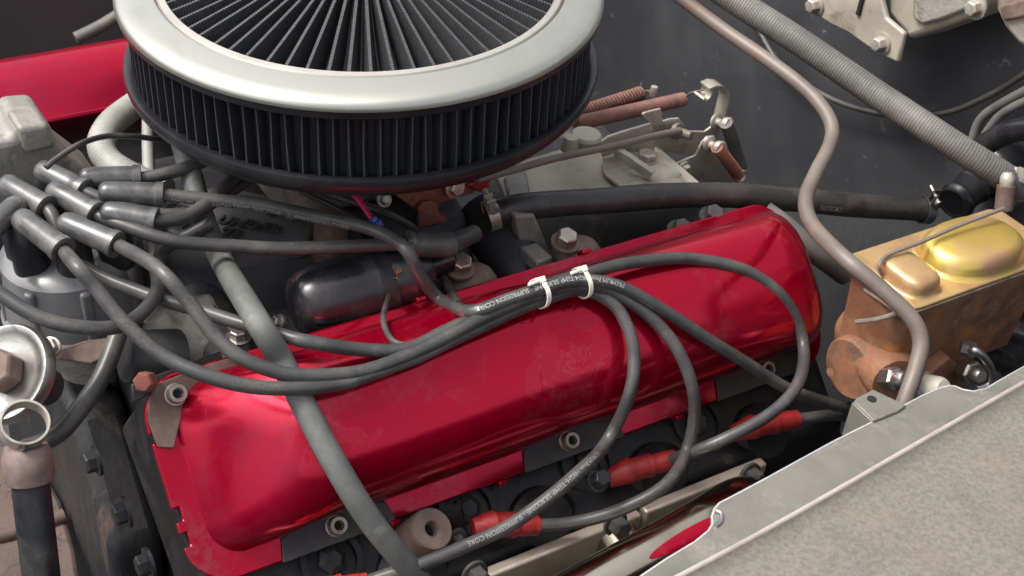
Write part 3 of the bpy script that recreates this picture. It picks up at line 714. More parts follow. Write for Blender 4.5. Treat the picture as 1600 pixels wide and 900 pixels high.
# leads on its terminals
t = thing('terminal_wire', 'thin grey wire dropping from the coil terminal onto the wire bundle', 'wire', P(640, 545, n=.08))
pth = spline(auto([(612, 452, 'l', .152), (604, 474, 'l', .168), (599, 498, 'n', .050), (606, 522, 'n', .064), (622, 537, 'n', .072), (660, 541, 'n', .076)]), 8)
obj('cable', tube_bm(pth, .0021, 8), 'wire_grey', t)
e0 = P(617, 432, l=.150); e1 = P(611, 453, l=.152)
obj('ring_lug', tube_bm([e0, e0.lerp(e1, .5), e1], [.0035, .0042, .0030], 10), 'copper', t)
t = thing('crimped_wire', 'thin pink wire with blue crimp terminal above the ignition coil', 'wire', P(598, 365, l=.11))
pth = spline(auto([(540, 290, 'l', .08), (562, 315, 'l', .09), (583, 345, 'l', .105)]), 6)
obj('cable', tube_bm(pth, .0021, 8), 'pink_wire', t)
b0, b1 = P(581, 341, l=.105), P(596, 364, l=.112)
obj('crimp_sleeve', tube_bm(spline([b0, b0.lerp(b1, .4), b1], 5), [.0036] * 4 + [.0050] * 4 + [.0040] * 3, 14), 'blue_vinyl', t)
obj('ring_lug', tube_bm([b1, P(604, 373, l=.116)], .0030, 10), 'bolt_steel', t)
for q, r_, lb in (([(455, 292, 'l', .05), (520, 322, 'l', .07), (570, 350, 'l', .10), (592, 368, 'l', .112)], .0019, 'thin black wire slanting down to the coil beside the pink one'),
                  ([(505, 300, 'l', .06), (590, 328, 'l', .09), (640, 352, 'l', .10), (660, 372, 'l', .11), (664, 395, 'l', .12), (690, 430, 'l', .14), (716, 475, 'n', .05)], .0030, 'black cable passing behind the coil boot towards the red cover')):
    tag(obj('black_wire', tube_bm(spline(auto(q), 8), r_, 8), 'hose_black'), lb, 'wire')

# ---- hold-down clamps with hexagon bolts
for k, (x, y, lb) in enumerate(((738, 440, 'rusty domed clamp with hexagon bolt next to the ignition coil'), (903, 396, 'rusty domed clamp with hexagon bolt under the black hose'))):
    c = P(x, y, l=.143); z = (HX + LX * .25).normalized()
    t = thing('hold_down_clamp', lb, 'clamp', c - z * .03, 'manifold clamps along the red cover')
    obj('dome', lathe_bm([(0, .0125), (.008, .012), (.015, .0085), (.0205, .001), (.0235, -.0065), (.0225, -.0075), (.017, -.0015), (0, .004)], c, z, 28, sx=1.0, sy=.8, ex=AX), 'brown_metal', t)
    hexbolt('bolt', P(x - 20 if k == 0 else x - 20, y - 21 if k == 0 else y - 17, l=.143), z, .0088, .010, 'bolt_steel', t, washer=1.3, wm='brown_metal')
    obj('stud', lathe_bm([(0, -.03), (.006, -.03), (.006, 0), (0, 0)], c + AX * .004, z, 12), 'brown_dust', t)
t = thing('mount_block', 'small pale metal block between the two domed clamps', 'bracket', P(840, 400, l=.13))
q = [P(812, 386, h=-.185), P(838, 378, h=-.185), P(864, 400, h=-.185), P(840, 410, h=-.185)]
obj('block', prism_bm(q, HX * -.012), 'cast_alu', t, bevel=.0015)
obj('foot', box_bm(P(852, 425, l=.145), AX, LX, HX, .030, .018, .014), 'pad_dark', t, bevel=.002)

# ================================================================== HOSES, PIPES AND LINKAGE
def hose(name, label, q, r, m, cat='hose', per=10, ribs=None, sides=16, group=None, parent=None):
    path = spline(auto(q), per)
    if ribs:
        path = resample(path, ribs / 4); rr = lambda i, s: r * (1 + .018 * math.sin(s / ribs * 2 * math.pi))
    else: rr = r
    o = obj(name, tube_bm(path, rr, sides), m, parent)
    return tag(o, label, cat, group), path
hose('fuel_hose', 'long grey hose running under the filter and down over the red cover front',
     [(285, 225, 'h', -.105), (298, 270, 'h', -.118), (316, 335, 'h', -.135), (345, 405, 'h', -.15), (400, 498, 'n', .072), (440, 565, 'n', .070), (478, 640, 'n', .074), (522, 722, 'n', .078), (580, 815, 'n', .070), (650, 900, 'n', .052), (720, 985, 'n', .02)], .0082, 'hose_grey', sides=20)
hose('breather_hose', 'pale ribbed hose curving round beneath the filter edge', [(235, 150, 'd', 1.10), (205, 168, 'd', 1.09), (172, 195, 'd', 1.07), (158, 225, 'd', 1.05), (170, 252, 'd', 1.04), (205, 275, 'd', 1.03), (260, 300, 'd', 1.02)], .0105, 'hose_pale', ribs=.003)
hose('vacuum_pipe', 'thin pale upright pipe between the breather hose and the filter', [(232, 160, 'd', 1.07), (231, 220, 'd', 1.06), (233, 280, 'd', 1.04), (236, 350, 'd', 1.02), (243, 420, 'd', .99), (247, 455, 'd', .975), (236, 480, 'd', .965), (222, 498, 'd', .96)], .0046, 'hose_pale', cat='pipe')
hose('vacuum_line', 'thin black line arching from the front boots to the filter rim', [(72, 262, 'd', .955), (88, 248, 'd', .96), (125, 225, 'd', .97), (165, 213, 'd', .99), (205, 213, 'd', 1.0), (250, 218, 'd', 1.02)], .0021, 'hose_black', cat='vacuum line')
hose('drain_hose', 'dark grey hose curving down left of the red cover below the distributor', [(190, 505, 'd', .935), (180, 535, 'd', .93), (160, 585, 'd', .92), (128, 635, 'd', .91), (90, 678, 'd', .90), (40, 700, 'd', .90)], .0062, 'wire_grey')
# black heater hose with its clamps
t = thing('heater_hose', 'thick black rubber hose from the carburettor plate to the firewall', 'hose', P(1100, 320, l=.14))
pth = spline(auto([(762, 338, 'l', .098), (800, 326, 'l', .102), (860, 319, 'l', .108), (950, 313, 'l', .118), (1040, 306, 'l', .128), (1140, 305, 'l', .14), (1250, 313, 'l', .156), (1350, 322, 'l', .172), (1448, 328, 'l', .19)]), 10)
obj('tube', tube_bm(pth, lambda i, s: .0106 * (1 + .02 * math.sin(s * 60)), 20), 'hose_black', t)
text_on_tube('printing', '3623GA2', .0062, pth, .0108, arclen(pth, 1272, 322), -.45, 'print_dim', t)
def clamp(label, c, z, r, m, lug):
    t_ = thing('hose_clamp', label, 'hose clamp', c)
    obj('band', lathe_bm([(r, -.0042), (r + .0014, -.0042), (r + .0014, .0042), (r, .0042)], c, z, 32, closed=True), m, t_)
    x = (lug - z * lug.dot(z)).normalized(); y = z.cross(x)
    for s in (-1, 1):
        e = obj('ear', box_bm(c + x * (r + .006) + y * (s * .0032), z, x, y, .0075, .012, .0016), m, t_, bevel=.0004)
    obj('screw', lathe_bm([(0, -.012), (.0022, -.012), (.0022, .006), (.0045, .006), (.0045, .010), (0, .010)], c + x * (r + .007), y, 12), m, t_)
    return t_
zc = (pth[4] - pth[0]).normalized()
clamp('bright spring clamp on the hose end above the coil boot', P(768, 336, l=.099), zc, .0112, 'zinc_old', HX * .9 - AX * .1 + LX * .25)
ze = (pth[-1] - pth[-5]).normalized()
clamp('silver hose clamp at the firewall end of the black hose', P(1446, 328, l=.19), ze, .0112, 'steel', HX + LX * .3)
hose('hose_nipple', 'dark metal nipple feeding the black hose near the coil boot', [(735, 372, 'l', .085), (752, 356, 'l', .09), (772, 338, 'l', .099)], .0075, 'cast_dark', cat='nipple')
hose('loom_conduit', 'dark dusty tube behind the rear end of the red cover', [(1195, 330, 'l', .16), (1230, 356, 'l', .18), (1270, 392, 'l', .20), (1320, 430, 'l', .21)], .009, 'hose_dusty', cat='tube')
# firewall elbow
t = thing('rubber_elbow', 'black ribbed rubber elbow beside the gold lid', 'rubber elbow', P(1520, 300, a=.5))
e = [P(1490, 318, a=.475), P(1512, 299, a=.495), P(1532, 282, a=.515), P(1552, 268, a=.535), P(1562, 256, a=.556)]
pe = resample(spline(e, 10), .0016)
def re_(i, s): return .0150 + .0020 * max(0, math.sin(s / .012 * math.pi)) ** 4 + min(.011, max(0, s - .035) * .5)
obj('bellows', tube_bm(pe, re_, 28), 'rubber_black', t)
obj('mouth', lathe_bm([(.0152, 0), (.0148, -.0015), (.0120, -.001), (.0115, .010), (0, .010)], e[0], (e[1] - e[0]), 28), 'hole_dark', t)
# hose wires over the firewall
hose('speedometer_conduit', 'thick grey ribbed conduit slanting from the top to the gold lid', [(1075, -50, 'l', -.02), (1150, 2, 'l', .02), (1250, 66, 'l', .08), (1350, 134, 'l', .14), (1450, 200, 'l', .20), (1540, 258, 'l', .245), (1610, 300, 'l', .265), (1680, 335, 'l', .28)], .0118, 'hose_dusty', cat='conduit', ribs=.0025, sides=20)
hose('brake_pipe', 'rusty steel pipe kinking past the rear of the cover to the wing bracket',
     [(1010, -42, 'l', -.04), (1068, 0, 'l', -.01), (1130, 46, 'l', .03), (1200, 94, 'l', .08), (1262, 142, 'l', .125), (1296, 186, 'l', .16), (1298, 222, 'l', .18), (1274, 272, 'l', .21), (1259, 312, 'l', .235), (1270, 352, 'l', .262), (1318, 402, 'l', .312), (1378, 452, 'l', .345), (1424, 497, 'l', .369), (1439, 535, 'l', .382), (1430, 580, 'l', .392), (1412, 632, 'l', .402), (1395, 690, 'l', .41)], .0060, 'rust_pipe', cat='pipe', sides=18)
hose('control_cable', 'thin black cable sagging across the dark firewall', [(1140, -40, 'a', .545), (1180, 36, 'a', .545), (1220, 100, 'a', .54), (1300, 155, 'a', .54), (1390, 180, 'a', .54), (1470, 178, 'a', .54), (1540, 152, 'a', .54), (1620, 104, 'a', .54), (1680, 60, 'a', .54)], .0028, 'hose_black', cat='cable')
hose('loom_wire', 'grey wire rising along the firewall beside the ribbed conduit', [(1515, 235, 'a', .53), (1530, 190, 'a', .53), (1560, 165, 'a', .53), (1625, 130, 'a', .53)], .0042, 'hose_dusty', cat='wire')
hose('loom_wire', 'second grey wire on the firewall, right of its twin', [(1524, 240, 'a', .525), (1548, 198, 'a', .525), (1575, 172, 'a', .525), (1640, 142, 'a', .525)], .0040, 'hose_dusty', cat='wire')
hose('black_loom', 'glossy black loom at the right edge above the gold lid', [(1530, 232, 'a', .50), (1560, 214, 'a', .50), (1590, 203, 'a', .50), (1650, 196, 'a', .50)], .010, 'black_glossy', cat='loom')
# brake servo shell behind the reservoir, right edge
t = thing('brake_servo', 'black brake servo shell at the right edge behind the gold lid', 'brake servo', EW(.50, .32, -.32))
obj('shell', lathe_bm([(0, -.075), (.05, -.073), (.085, -.060), (.10, -.035), (.105, -.03), (.105, -.022), (.10, -.01), (.06, 0), (0, 0)], EW(.555, .325, -.245), AX, 56), 'black_paint', t)
# clamp on top of the servo hose
t = thing('hose_clamp', 'dusty cream hose clamp resting over the tip of the gold lid', 'hose clamp', P(1560, 300, l=.25))
hc = P(1572, 284, l=.245); zz = (P(1620, 300, l=.25) - P(1540, 258, l=.22)).normalized()
obj('band', lathe_bm([(.0125, -.006), (.0142, -.006), (.0142, .006), (.0125, .006)], P(1592, 289, l=.258), zz, 32, closed=True), 'zinc_old', t)
obj('screw_housing', box_bm(P(1590, 276, l=.262), zz, (UPV - zz * UPV.dot(zz)).normalized(), zz.cross(UPV), .016, .012, .012), 'zinc_old', t, bevel=.002)
obj('screw_head', lathe_bm([(0, 0), (.0058, 0), (.0062, .003), (.0058, .008), (.0035, .011), (0, .011)], P(1573, 290, l=.268), UPV - FWD * .3, 18), 'zinc_old', t)
obj('screw_stem', lathe_bm([(0, -.020), (.0075, -.020), (.0075, 0), (0, 0)], P(1572, 290, l=.268), UPV - FWD * .3, 18), 'brown_dust', t)

# ---- wiper motor bolted to the firewall, top right
t = thing('wiper_motor', 'cream cast wiper motor housing bolted to the firewall, top right', 'wiper motor', P(1400, 20, a=.55))
Aw = .49
q = [(1265, -30), (1265, 18), (1300, 40), (1325, 52), (1350, 70), (1378, 88), (1402, 98), (1412, 52), (1384, 28), (1378, 2), (1380, -40)]
obj('mount_plate', prism_bm([P(x, y, a=Aw) for x, y in q], AX * .006), 'cream_alu', t, bevel=.002)
q = [(1384, 22), (1412, 52), (1416, 64), (1470, 45), (1530, 22), (1545, 0), (1545, -50), (1384, -50)]
obj('gearcase', prism_bm([P(x, y, a=Aw + .012) for x, y in q], AX * .05), 'cream_alu', t, bevel=.006, seg=3)
q = [(1425, 30), (1440, 40), (1470, 32), (1518, 12), (1520, -30), (1425, -30)]
obj('raised_panel', prism_bm([P(x, y, a=Aw + .007) for x, y in q], AX * .008), 'cast_alu', t, bevel=.003)
obj('motor_can', lathe_bm([(0, 0), (.036, 0), (.038, .006), (.038, .07), (0, .07)], EW(.49, .02, -.01), AX, 40), 'cream_alu', t)
for x, y in ((1275, 8), (1378, 68), (1526, 12)):
    hexbolt('bolt', P(x, y, a=Aw - .001), -AX, .0068, .009, 'zinc_old', t, washer=1.5)
obj('slot', box_bm(P(1346, 6, a=Aw - .0005), LX, HX, AX, .004, .022, .004), 'hole_dark', t)
t = thing('vent_flap', 'pale rusty bracket at the top right corner of the firewall', 'bracket', P(1585, 40, a=.54))
q = [(1553, -40), (1556, 15), (1568, 42), (1590, 68), (1640, 90), (1680, -40)]
obj('plate', prism_bm([P(x, y, a=.47) for x, y in q], AX * .02), 'zinc_old', t, bevel=.004, seg=3)
q = [(1560, 10), (1568, 34), (1660, 14), (1660, -20)]
obj('lip', prism_bm([P(x, y, a=.466) for x, y in q], AX * .006), 'brown_dust', t, bevel=.002)

# ---- throttle linkage
t = thing('throttle_bracket', 'weathered zinc throttle bracket with hooked arm behind the air filter', 'bracket', P(1020, 290, h=-.19))
def plate(name, q, m='zinc_old', th=.0026, **k):
    key = [x for x in ('l', 'h', 'a') if x in k][0]
    off = {'l': -LX, 'h': -HX, 'a': AX}[key] * th
    return obj(name, prism_bm([P(x, y, **k) for x, y in q], off), m, t, bevel=.0007)
plate('base_plate', [(942, 245), (971, 230), (1052, 252), (1075, 285), (1018, 300), (980, 300), (944, 270)], h=-.184, th=.003, m='zinc_old')
plate('rear_flange', [(938, 224), (950, 214), (973, 206), (1018, 193), (1024, 238), (1000, 243), (972, 236), (942, 246)], l=.045)
plate('upper_tab', [(1004, 180), (1008, 176), (1033, 170), (1036, 190), (1048, 186), (1062, 185), (1070, 196), (1068, 206), (1022, 212), (1018, 194)], l=.040)
plate('lower_web', [(1020, 210), (1070, 205), (1102, 206), (1110, 200), (1120, 190), (1128, 188), (1121, 222), (1102, 237), (1080, 244), (1050, 238), (1022, 236)], l=.038)
plate('front_plate', [(1018, 272), (1087, 243), (1098, 222), (1106, 214), (1117, 213), (1128, 232), (1144, 262), (1168, 292), (1100, 302), (1018, 300)], l=.062)
# hooked arm: a bent strip with a rolled eye
def strip(name, path, wdt, side, m='zinc_old', th=.0024):
    bm = bmesh.new(); g = []; n = len(path)
    for i, p in enumerate(path):
        T = (path[min(i + 1, n - 1)] - path[max(i - 1, 0)]).normalized(); S = (side - T * side.dot(T)).normalized(); Nn = T.cross(S)
        g.append([bm.verts.new(p + S * (wdt / 2 * a_) + Nn * (th / 2 * b_)) for a_, b_ in ((-1, -1), (1, -1), (1, 1), (-1, 1))])
    for A, B in zip(g, g[1:]):
        for i in range(4): bm.faces.new((A[i], A[(i + 1) % 4], B[(i + 1) % 4], B[i]))
    bm.faces.new(g[0][::-1]); bm.faces.new(g[-1])
    return obj(name, bm, m, t, bevel=.0004)
ce = P(1099, 143, l=.03); eye = [ce + AX * (.0048 * math.cos(th)) + HX * (.0056 * math.sin(th)) for th in [R(a_) for a_ in range(-150, 95, 18)][::-1]]
arm = eye[::-1][0:0] + eye[::-1] + [P(1112, 130, l=.03), P(1122, 131, l=.03), P(1131, 139, l=.03), P(1132, 150, l=.03), P(1127, 172, l=.03), P(1122, 192, l=.034)]
strip('hooked_arm', arm, .014, LX)
strip('edge_bar', [P(963, 236, l=.06), P(990, 254, l=.075), P(1018, 274, l=.09)], .0085, HX, th=.006)
hexbolt('bolt', P(1010, 249, h=-.184), HX, .0085, .0075, 'zinc_old', t, washer=1.2)
for x0, y0, x1, y1, l in ((1118, 190, 1134, 194, .045), (1108, 225, 1122, 231, .068)):
    p, q = P(x0, y0, l=l), P(x1, y1, l=l + .012); z = (q - p)
    sd_ = obj('stud', lathe_bm([(0, 0), (.0072, 0), (.0072, .002), (.0036, .003), (.0036, z.length), (.0066, z.length), (.0070, z.length + .003), (.006, z.length + .005), (0, z.length + .005)], p, z, 20), 'zinc_old', t)
pv = P(1060, 206, l=.046); obj('pivot_pin', lathe_bm([(0, -.004), (.0075, -.004), (.0075, 0), (.0042, .001), (.0042, .014), (0, .015)], pv, LX + HX * .15 + AX * .3, 18), 'rust_pipe', t)
hexbolt('screw', P(1069, 263, l=.064), LX, .005, .006, 'zinc_old', t, washer=1.3)
hexbolt('screw', P(1046, 291, l=.064), LX, .0045, .006, 'zinc_old', t, washer=1.3)
obj('clevis_cap', lathe_bm([(0, -.006), (.0030, -.006), (.0036, -.001), (.0030, .003), (0, .004)], P(1022, 140, l=.02), HX, 14), 'zinc_old', t)
hose('throttle_rod', 'slim rusty throttle rod reaching from under the filter to the bracket', [(745, 281, 'l', .085), (800, 266, 'l', .08), (870, 247, 'l', .072), (960, 228, 'l', .062), (1020, 213, 'l', .055), (1062, 204, 'l', .050)], .0031, 'rust_pipe', cat='rod')
def helix(p, q, R_, turns, r, lead_=0.):
    z = (q - p); Ln = z.length; X, Y, Z = frame(z); n = int(turns * 14)
    return [p + Z * (Ln * i / n) + X * (R_ * math.cos(i / 14 * 2 * math.pi)) + Y * (R_ * math.sin(i / 14 * 2 * math.pi)) for i in range(n + 1)]
t = thing('return_spring', 'open rusty coil spring, the shorter upper one beside the filter', 'spring', P(960, 160, l=-.03), 'throttle return springs')
p, q = P(908, 176, l=-.03), P(1004, 145, l=-.03)
obj('coil', tube_bm(helix(p, q, .0058, 21, .0011), .0013, 6), 'spring_rust', t)
obj('hook', tube_bm(spline([q, P(1012, 142, l=-.03), P(1021, 145, l=-.02)], 5), .0011, 6), 'spring_rust', t)
t = thing('return_spring', 'tightly wound rusty spring, the longer lower one hooked to the arm', 'spring', P(990, 185, l=.005), 'throttle return springs')
p, q = P(900, 193, l=.005), P(1068, 155, l=.005)
z = (q - p)
obj('coil', tube_bm(resample([p, q], .0005), lambda i, s: .0064 + .00035 * math.sin(s / .0019 * 2 * math.pi), 20), 'spring_rust', t)
obj('hook', tube_bm(spline([q, P(1078, 146, l=.012), P(1088, 143, l=.02), P(1098, 141, l=.03)], 5), .0011, 6), 'brown_metal', t)
hose('link_rod', 'grey rubber-sleeved link hanging from the upper bracket stud', [(1134, 192, 'l', .06), (1142, 212, 'l', .058), (1150, 238, 'l', .05), (1158, 262, 'l', .05)], .0062, 'hose_dusty', cat='link')
t = thing('link_spring', 'short rusty spring hooked on the lower bracket stud', 'spring', P(1152, 275, l=.075))
obj('coil', tube_bm(resample(spline([P(1120, 230, l=.082), P(1136, 250, l=.08), P(1152, 272, l=.076)], 8), .0006), lambda i, s: .0054 + .0004 * math.sin(s / .0024 * 2 * math.pi), 16), 'rust_red', t)
c_ = P(1158, 276, l=.074); obj('eye', tube_bm([c_ + AX * (.006 * math.cos(a_)) + HX * (.006 * math.sin(a_)) for a_ in [i * .4 for i in range(17)]], .0012, 6), 'zinc_old', t)
t = thing('breather_plug', 'small cream round plug just beside the filter base', 'plug', P(914, 222, l=.04))
obj('head', lathe_bm([(0, .004), (.012, .003), (.0138, 0), (.013, -.004), (.008, -.006), (.008, -.010), (0, -.010)], P(916, 213, l=.04), HX, 28), 'cream_alu', t)
obj('collar', lathe_bm([(0, 0), (.006, 0), (.0085, -.012), (0, -.012)], P(893, 214, l=.04), HX, 20), 'cream_alu', t)

# ================================================================== BRAKE MASTER CYLINDER
HL = -.150
t = thing('master_cylinder', 'rust brown brake master cylinder with iridescent gold lid', 'master cylinder', EW(.35, .314, -.27))
MA0, MA1, ML0, ML1 = .268, .440, .279, .353
def slab(name, inset, h0, h1, m, r=.012, taper=0., parent=None, bev=.0, a0=MA0, a1=MA1, l0=ML0, l1=ML1):
    o0 = rrect(a0 + inset, a1 - inset, l0 + inset, l1 - inset, r, 6); o1 = rrect(a0 + inset + taper, a1 - inset - taper, l0 + inset + taper, l1 - inset - taper, max(.002, r - taper), 6)
    bm = bmesh.new(); A = [bm.verts.new(EW(a, l, h1)) for a, l in o0]; B = [bm.verts.new(EW(a, l, h0)) for a, l in o1]
    bm.faces.new(A); bm.faces.new(B[::-1])
    for i in range(len(A)):
        j = (i + 1) % len(A); bm.faces.new((A[i], A[j], B[j], B[i]))
    return obj(name, bm, m, parent or t, bevel=bev, seg=3)
slab('reservoir', .0045, -.245, HL - .006, 'rust_iron', taper=.006, bev=.002)
slab('rim', .0015, HL - .0062, HL - .0035, 'rust_iron')
lid = slab('lid', .0, HL - .003, HL, 'gold_old', bev=.0012)
slab('lid_lip', -.001, HL - .0055, HL - .0028, 'brown_metal', parent=lid)
def dome(name, ca, cl, ra, rl, hgt, m, flat=.62, rot=0., pw=2.6, h0=HL):
    bm = bmesh.new(); rings = []; seg = 48
    for s, z in ((1.10, 0), (1.03, .06), (1.0, .22), (.97, .5), (.92, .75), (.84, .9), (flat, .985), (flat * .5, 1.0)):
        row = []
        for k in range(seg):
            th = 2 * math.pi * k / seg; c_, s_ = math.cos(th), math.sin(th)
            x = math.copysign(abs(c_) ** (2 / pw), c_) * ra * s; y = math.copysign(abs(s_) ** (2 / pw), s_) * rl * s
            row.append(bm.verts.new(EW(ca + x * math.cos(rot) - y * math.sin(rot), cl + x * math.sin(rot) + y * math.cos(rot), h0 + hgt * z)))
        rings.append(row)
    for A, B in zip(rings, rings[1:]):
        for k in range(seg): bm.faces.new((A[k], A[(k + 1) % seg], B[(k + 1) % seg], B[k]))
    bm.faces.new(rings[-1]); return obj(name, bm, m, lid, angle=50)
bd = e_of(P(1516, 396, h=HL)); dome('large_dome', bd[0], bd[1], .046, .031, .017, 'gold_zinc', pw=2.3, flat=.74)
sd2 = e_of(P(1416, 436, h=HL)); dome('small_dome', sd2[0] + .001, sd2[1], .0175, .0235, .013, 'gold_old', pw=3.2, flat=.6)
obj('vent_hole', lathe_bm([(0, -.0005), (.0012, -.0005), (.0012, .0004), (0, .0004)], P(1429, 401, h=HL), HX, 10), 'hole_dark', lid)
obj('rivet', lathe_bm([(0, .0010), (.003, .0008), (.0038, 0), (0, 0)], P(1453, 410, h=HL), HX, 16), 'gold_old', lid)
# bail wire
pth = spline(auto([(1568, 326, 'h', -.123), (1500, 352, 'h', -.127), (1440, 378, 'h', -.131), (1400, 393, 'h', -.134), (1382, 402, 'h', -.136), (1374, 416, 'h', -.139), (1378, 430, 'h', -.147)]), 8)
obj('bail_wire', tube_bm(pth, .0016, 8), 'rust_pipe', t)
pth = spline(auto([(1338, 503, 'l', .315), (1365, 500, 'l', .328), (1392, 493, 'l', .338), (1400, 486, 'l', .342), (1380, 470, 'l', .325), (1352, 452, 'l', .305)]), 6)
obj('bail_wire', tube_bm(pth, .0021, 8), 'zinc_old', t)
obj('bail_clip', box_bm(P(1355, 451, l=.302), AX, LX, HX, .006, .008, .006), 'zinc_old', t, bevel=.001)
# bore casting: round boss with flat front, shoulder lump and side outlet
b0 = P(1325, 577, l=.316)
ab = e_of(b0)
q = [(0, 0), (.0238, 0), (.0252, .002), (.0256, .006), (.0256, .03), (.0262, .05), (.0255, .12), (0, .12)]
bo = obj('bore', lathe_bm(q, b0, AX, 40), 'rust_iron', t)
obj('centre_mark', lathe_bm([(0, -.0015), (.003, -.0012), (.004, .0005), (0, .0005)], P(1298, 582, l=.322), -AX, 12), 'rust_iron', bo)
c2_ = b0 + AX * .016 - LX * .010 + HX * .010
obj('bore_flange', lathe_bm([(0, 0), (.022, .0004), (.0285, .003), (.0315, .009), (.0320, .02), (.031, .045), (.029, .11), (0, .11)], c2_, AX, 40, sx=1.0, sy=.92), 'rust_iron', t)
obj('neck', box_bm(EW(ab[0] + .075, ab[1] - .002, -.222), AX, LX, HX, .085, .040, .05), 'rust_iron', t, bevel=.010, seg=4)
obj('outlet_boss', lathe_bm([(0, -.03), (.022, -.03), (.0215, .006), (.019, .010), (0, .010)], P(1392, 585, l=.345), LX * .85 - AX * .35 + HX * .1, 32), 'rust_iron', t)
obj('boss', lathe_bm([(0, .006), (.007, .005), (.011, 0), (0, 0)], P(1338, 506, l=.300), -AX + LX * .3, 20), 'rust_iron', t)
q = [P(1425, 605, l=.355), P(1485, 558, l=.355), P(1505, 580, l=.355), P(1505, 640, l=.355), P(1425, 640, l=.355)]
obj('mount_lug', prism_bm(q, LX * -.012), 'rust_iron', t, bevel=.002)
# fittings
def fitting(x, y, l, z, label):
    p = P(x, y, l=l); z = z.normalized()
    t_ = thing('brake_union', label, 'pipe union', p, 'brake unions on the master cylinder')
    obj('nut', lathe_bm([(0, -.010), (.0095, -.010), (.0095, .002), (.008, .004), (0, .004)], p, z, 6), 'steel', t_, smooth=False, bevel=.0005)
    obj('collar', lathe_bm([(0, .004), (.0065, .004), (.0065, .010), (.0045, .013), (0, .013)], p, z, 20), 'steel', t_)
    return t_
fitting(1398, 592, .362, LX * .6 - AX * .1 + HX * .5, 'bright pipe union partly hidden behind the rusty pipe')
f2 = fitting(1518, 582, .366, LX * .8 - AX * .2 + HX * .4, 'bright pipe union under the gold lidded cylinder, right of the pipe')
t = thing('brake_line', 'bright bent steel brake line curling beside the wing edge', 'brake line', P(1540, 590, l=.375))
obj('tube', tube_bm(spline(auto([(1512, 545, 'l', .360), (1524, 548, 'l', .368), (1540, 562, 'l', .374), (1549, 580, 'l', .378), (1545, 600, 'l', .380), (1525, 608, 'l', .378)]), 8), .0032, 12), 'steel', t)
obj('nut', lathe_bm([(0, -.006), (.0062, -.006), (.0062, .005), (0, .005)], P(1513, 545, l=.360), AX * .7 + LX * .7, 6), 'steel', t, smooth=False)
hose('brake_line', 'short steel line emerging below the rusty pipe end', [(1420, 606, 'l', .372), (1440, 622, 'l', .380), (1462, 645, 'l', .39)], .0036, 'steel', cat='brake line')
t = thing('residual_plug', 'small cream plastic plug between the two pipe unions', 'plug', P(1462, 605, l=.365))
obj('body', lathe_bm([(0, -.012), (.0085, -.012), (.009, .004), (.0075, .008), (0, .009)], P(1462, 605, l=.366), LX + HX * .5, 20), 'white_nylon', t)
obj('flange', lathe_bm([(0, -.013), (.0105, -.013), (.0105, -.009), (0, -.009)], P(1462, 605, l=.366), LX + HX * .5, 20), 'cream_alu', t)
hose('servo_hose', 'black hose at the right edge just above the wing flange', [(1540, 520, 'a', .45), (1580, 540, 'a', .46), (1640, 560, 'a', .47)], .025, 'black_glossy')

# ================================================================== WING (fender) nearest the camera
HF = -.130
inner = [(930, 945), (1000, 900), (1040, 873), (1085, 846), (1106, 829), (1113, 818), (1112, 806), (1116, 794), (1124, 785), (1140, 777), (1200, 745), (1300, 690), (1370, 655), (1440, 618), (1468, 606), (1482, 602), (1492, 603), (1503, 608), (1520, 611), (1540, 607), (1556, 597), (1600, 572), (1700, 520)]
bead = [(900, 988), (1070, 900), (1200, 831), (1300, 774), (1450, 687), (1600, 601), (1760, 510)]
I_ = [e_of(P(x, y, h=HF))[:2] for x, y in inner]
B_ = [e_of(P(x, y, h=HF))[:2] for x, y in bead]
def interp(tab, a):
    for (a0, l0), (a1, l1) in zip(tab, tab[1:]):
        if a <= a1: return l0 + (l1 - l0) * (a - a0) / (a1 - a0)
    (a0, l0), (a1, l1) = tab[-2:]; return l0 + (l1 - l0) * (a - a0) / (a1 - a0)
dense = []
for (a0, l0), (a1, l1) in zip(I_, I_[1:]):
    n = max(1, int(math.hypot(a1 - a0, l1 - l0) / .008))
    dense += [(a0 + (a1 - a0) * k / n, l0 + (l1 - l0) * k / n) for k in range(n)]
dense.append(I_[-1])
t = thing('front_wing', 'weathered grey front wing edge filling the lower right corner', 'car wing', EW(.15, .5, -.3))
rows = {'f': [], 'o': []}
for a, l in dense:
    lb = interp(B_, a)
    rows['f'].append([EW(a, l + .001, HF - .011), EW(a, l, HF - .0015), EW(a, l + .0009, HF), EW(a, l + (lb - l) * .3, HF + .0004), EW(a, l + (lb - l) * .65, HF + .0006), EW(a, lb - .003, HF + .0006)])
    ro = [EW(a, lb - .0032, HF - .002), EW(a, lb - .0028, HF + .0012), EW(a, lb - .0014, HF + .0030), EW(a, lb + .0004, HF + .0033), EW(a, lb + .0022, HF + .0022), EW(a, lb + .0034, HF + .0004)]
    for k in range(1, 30):
        d_ = .0034 + k * .0125
        ro.append(EW(a, lb + d_, HF + .0002 - .10 * d_ * d_ - .0006 * math.exp(-((d_ - .055) / .006) ** 2) + .0009 * noise.noise(Vector((a * 9, d_ * 9, 3)))))
    rows['o'].append(ro)
def sheet(rw):
    bm = bmesh.new(); g = [[bm.verts.new(p) for p in r_] for r_ in rw]
    for A, B in zip(g, g[1:]):
        for k in range(len(A) - 1): bm.faces.new((A[k], A[k + 1], B[k + 1], B[k]))
    return bm
obj('flange', sheet(rows['f']), 'fender_flange', t, angle=50)
obj('bead', tube_bm([EW(a, interp(B_, a), HF + .0020) for a, l in dense[::6]], .0018, 10), 'bead_pale', t)
obj('skin', sheet(rows['o']), 'fender_primer', t, angle=70)
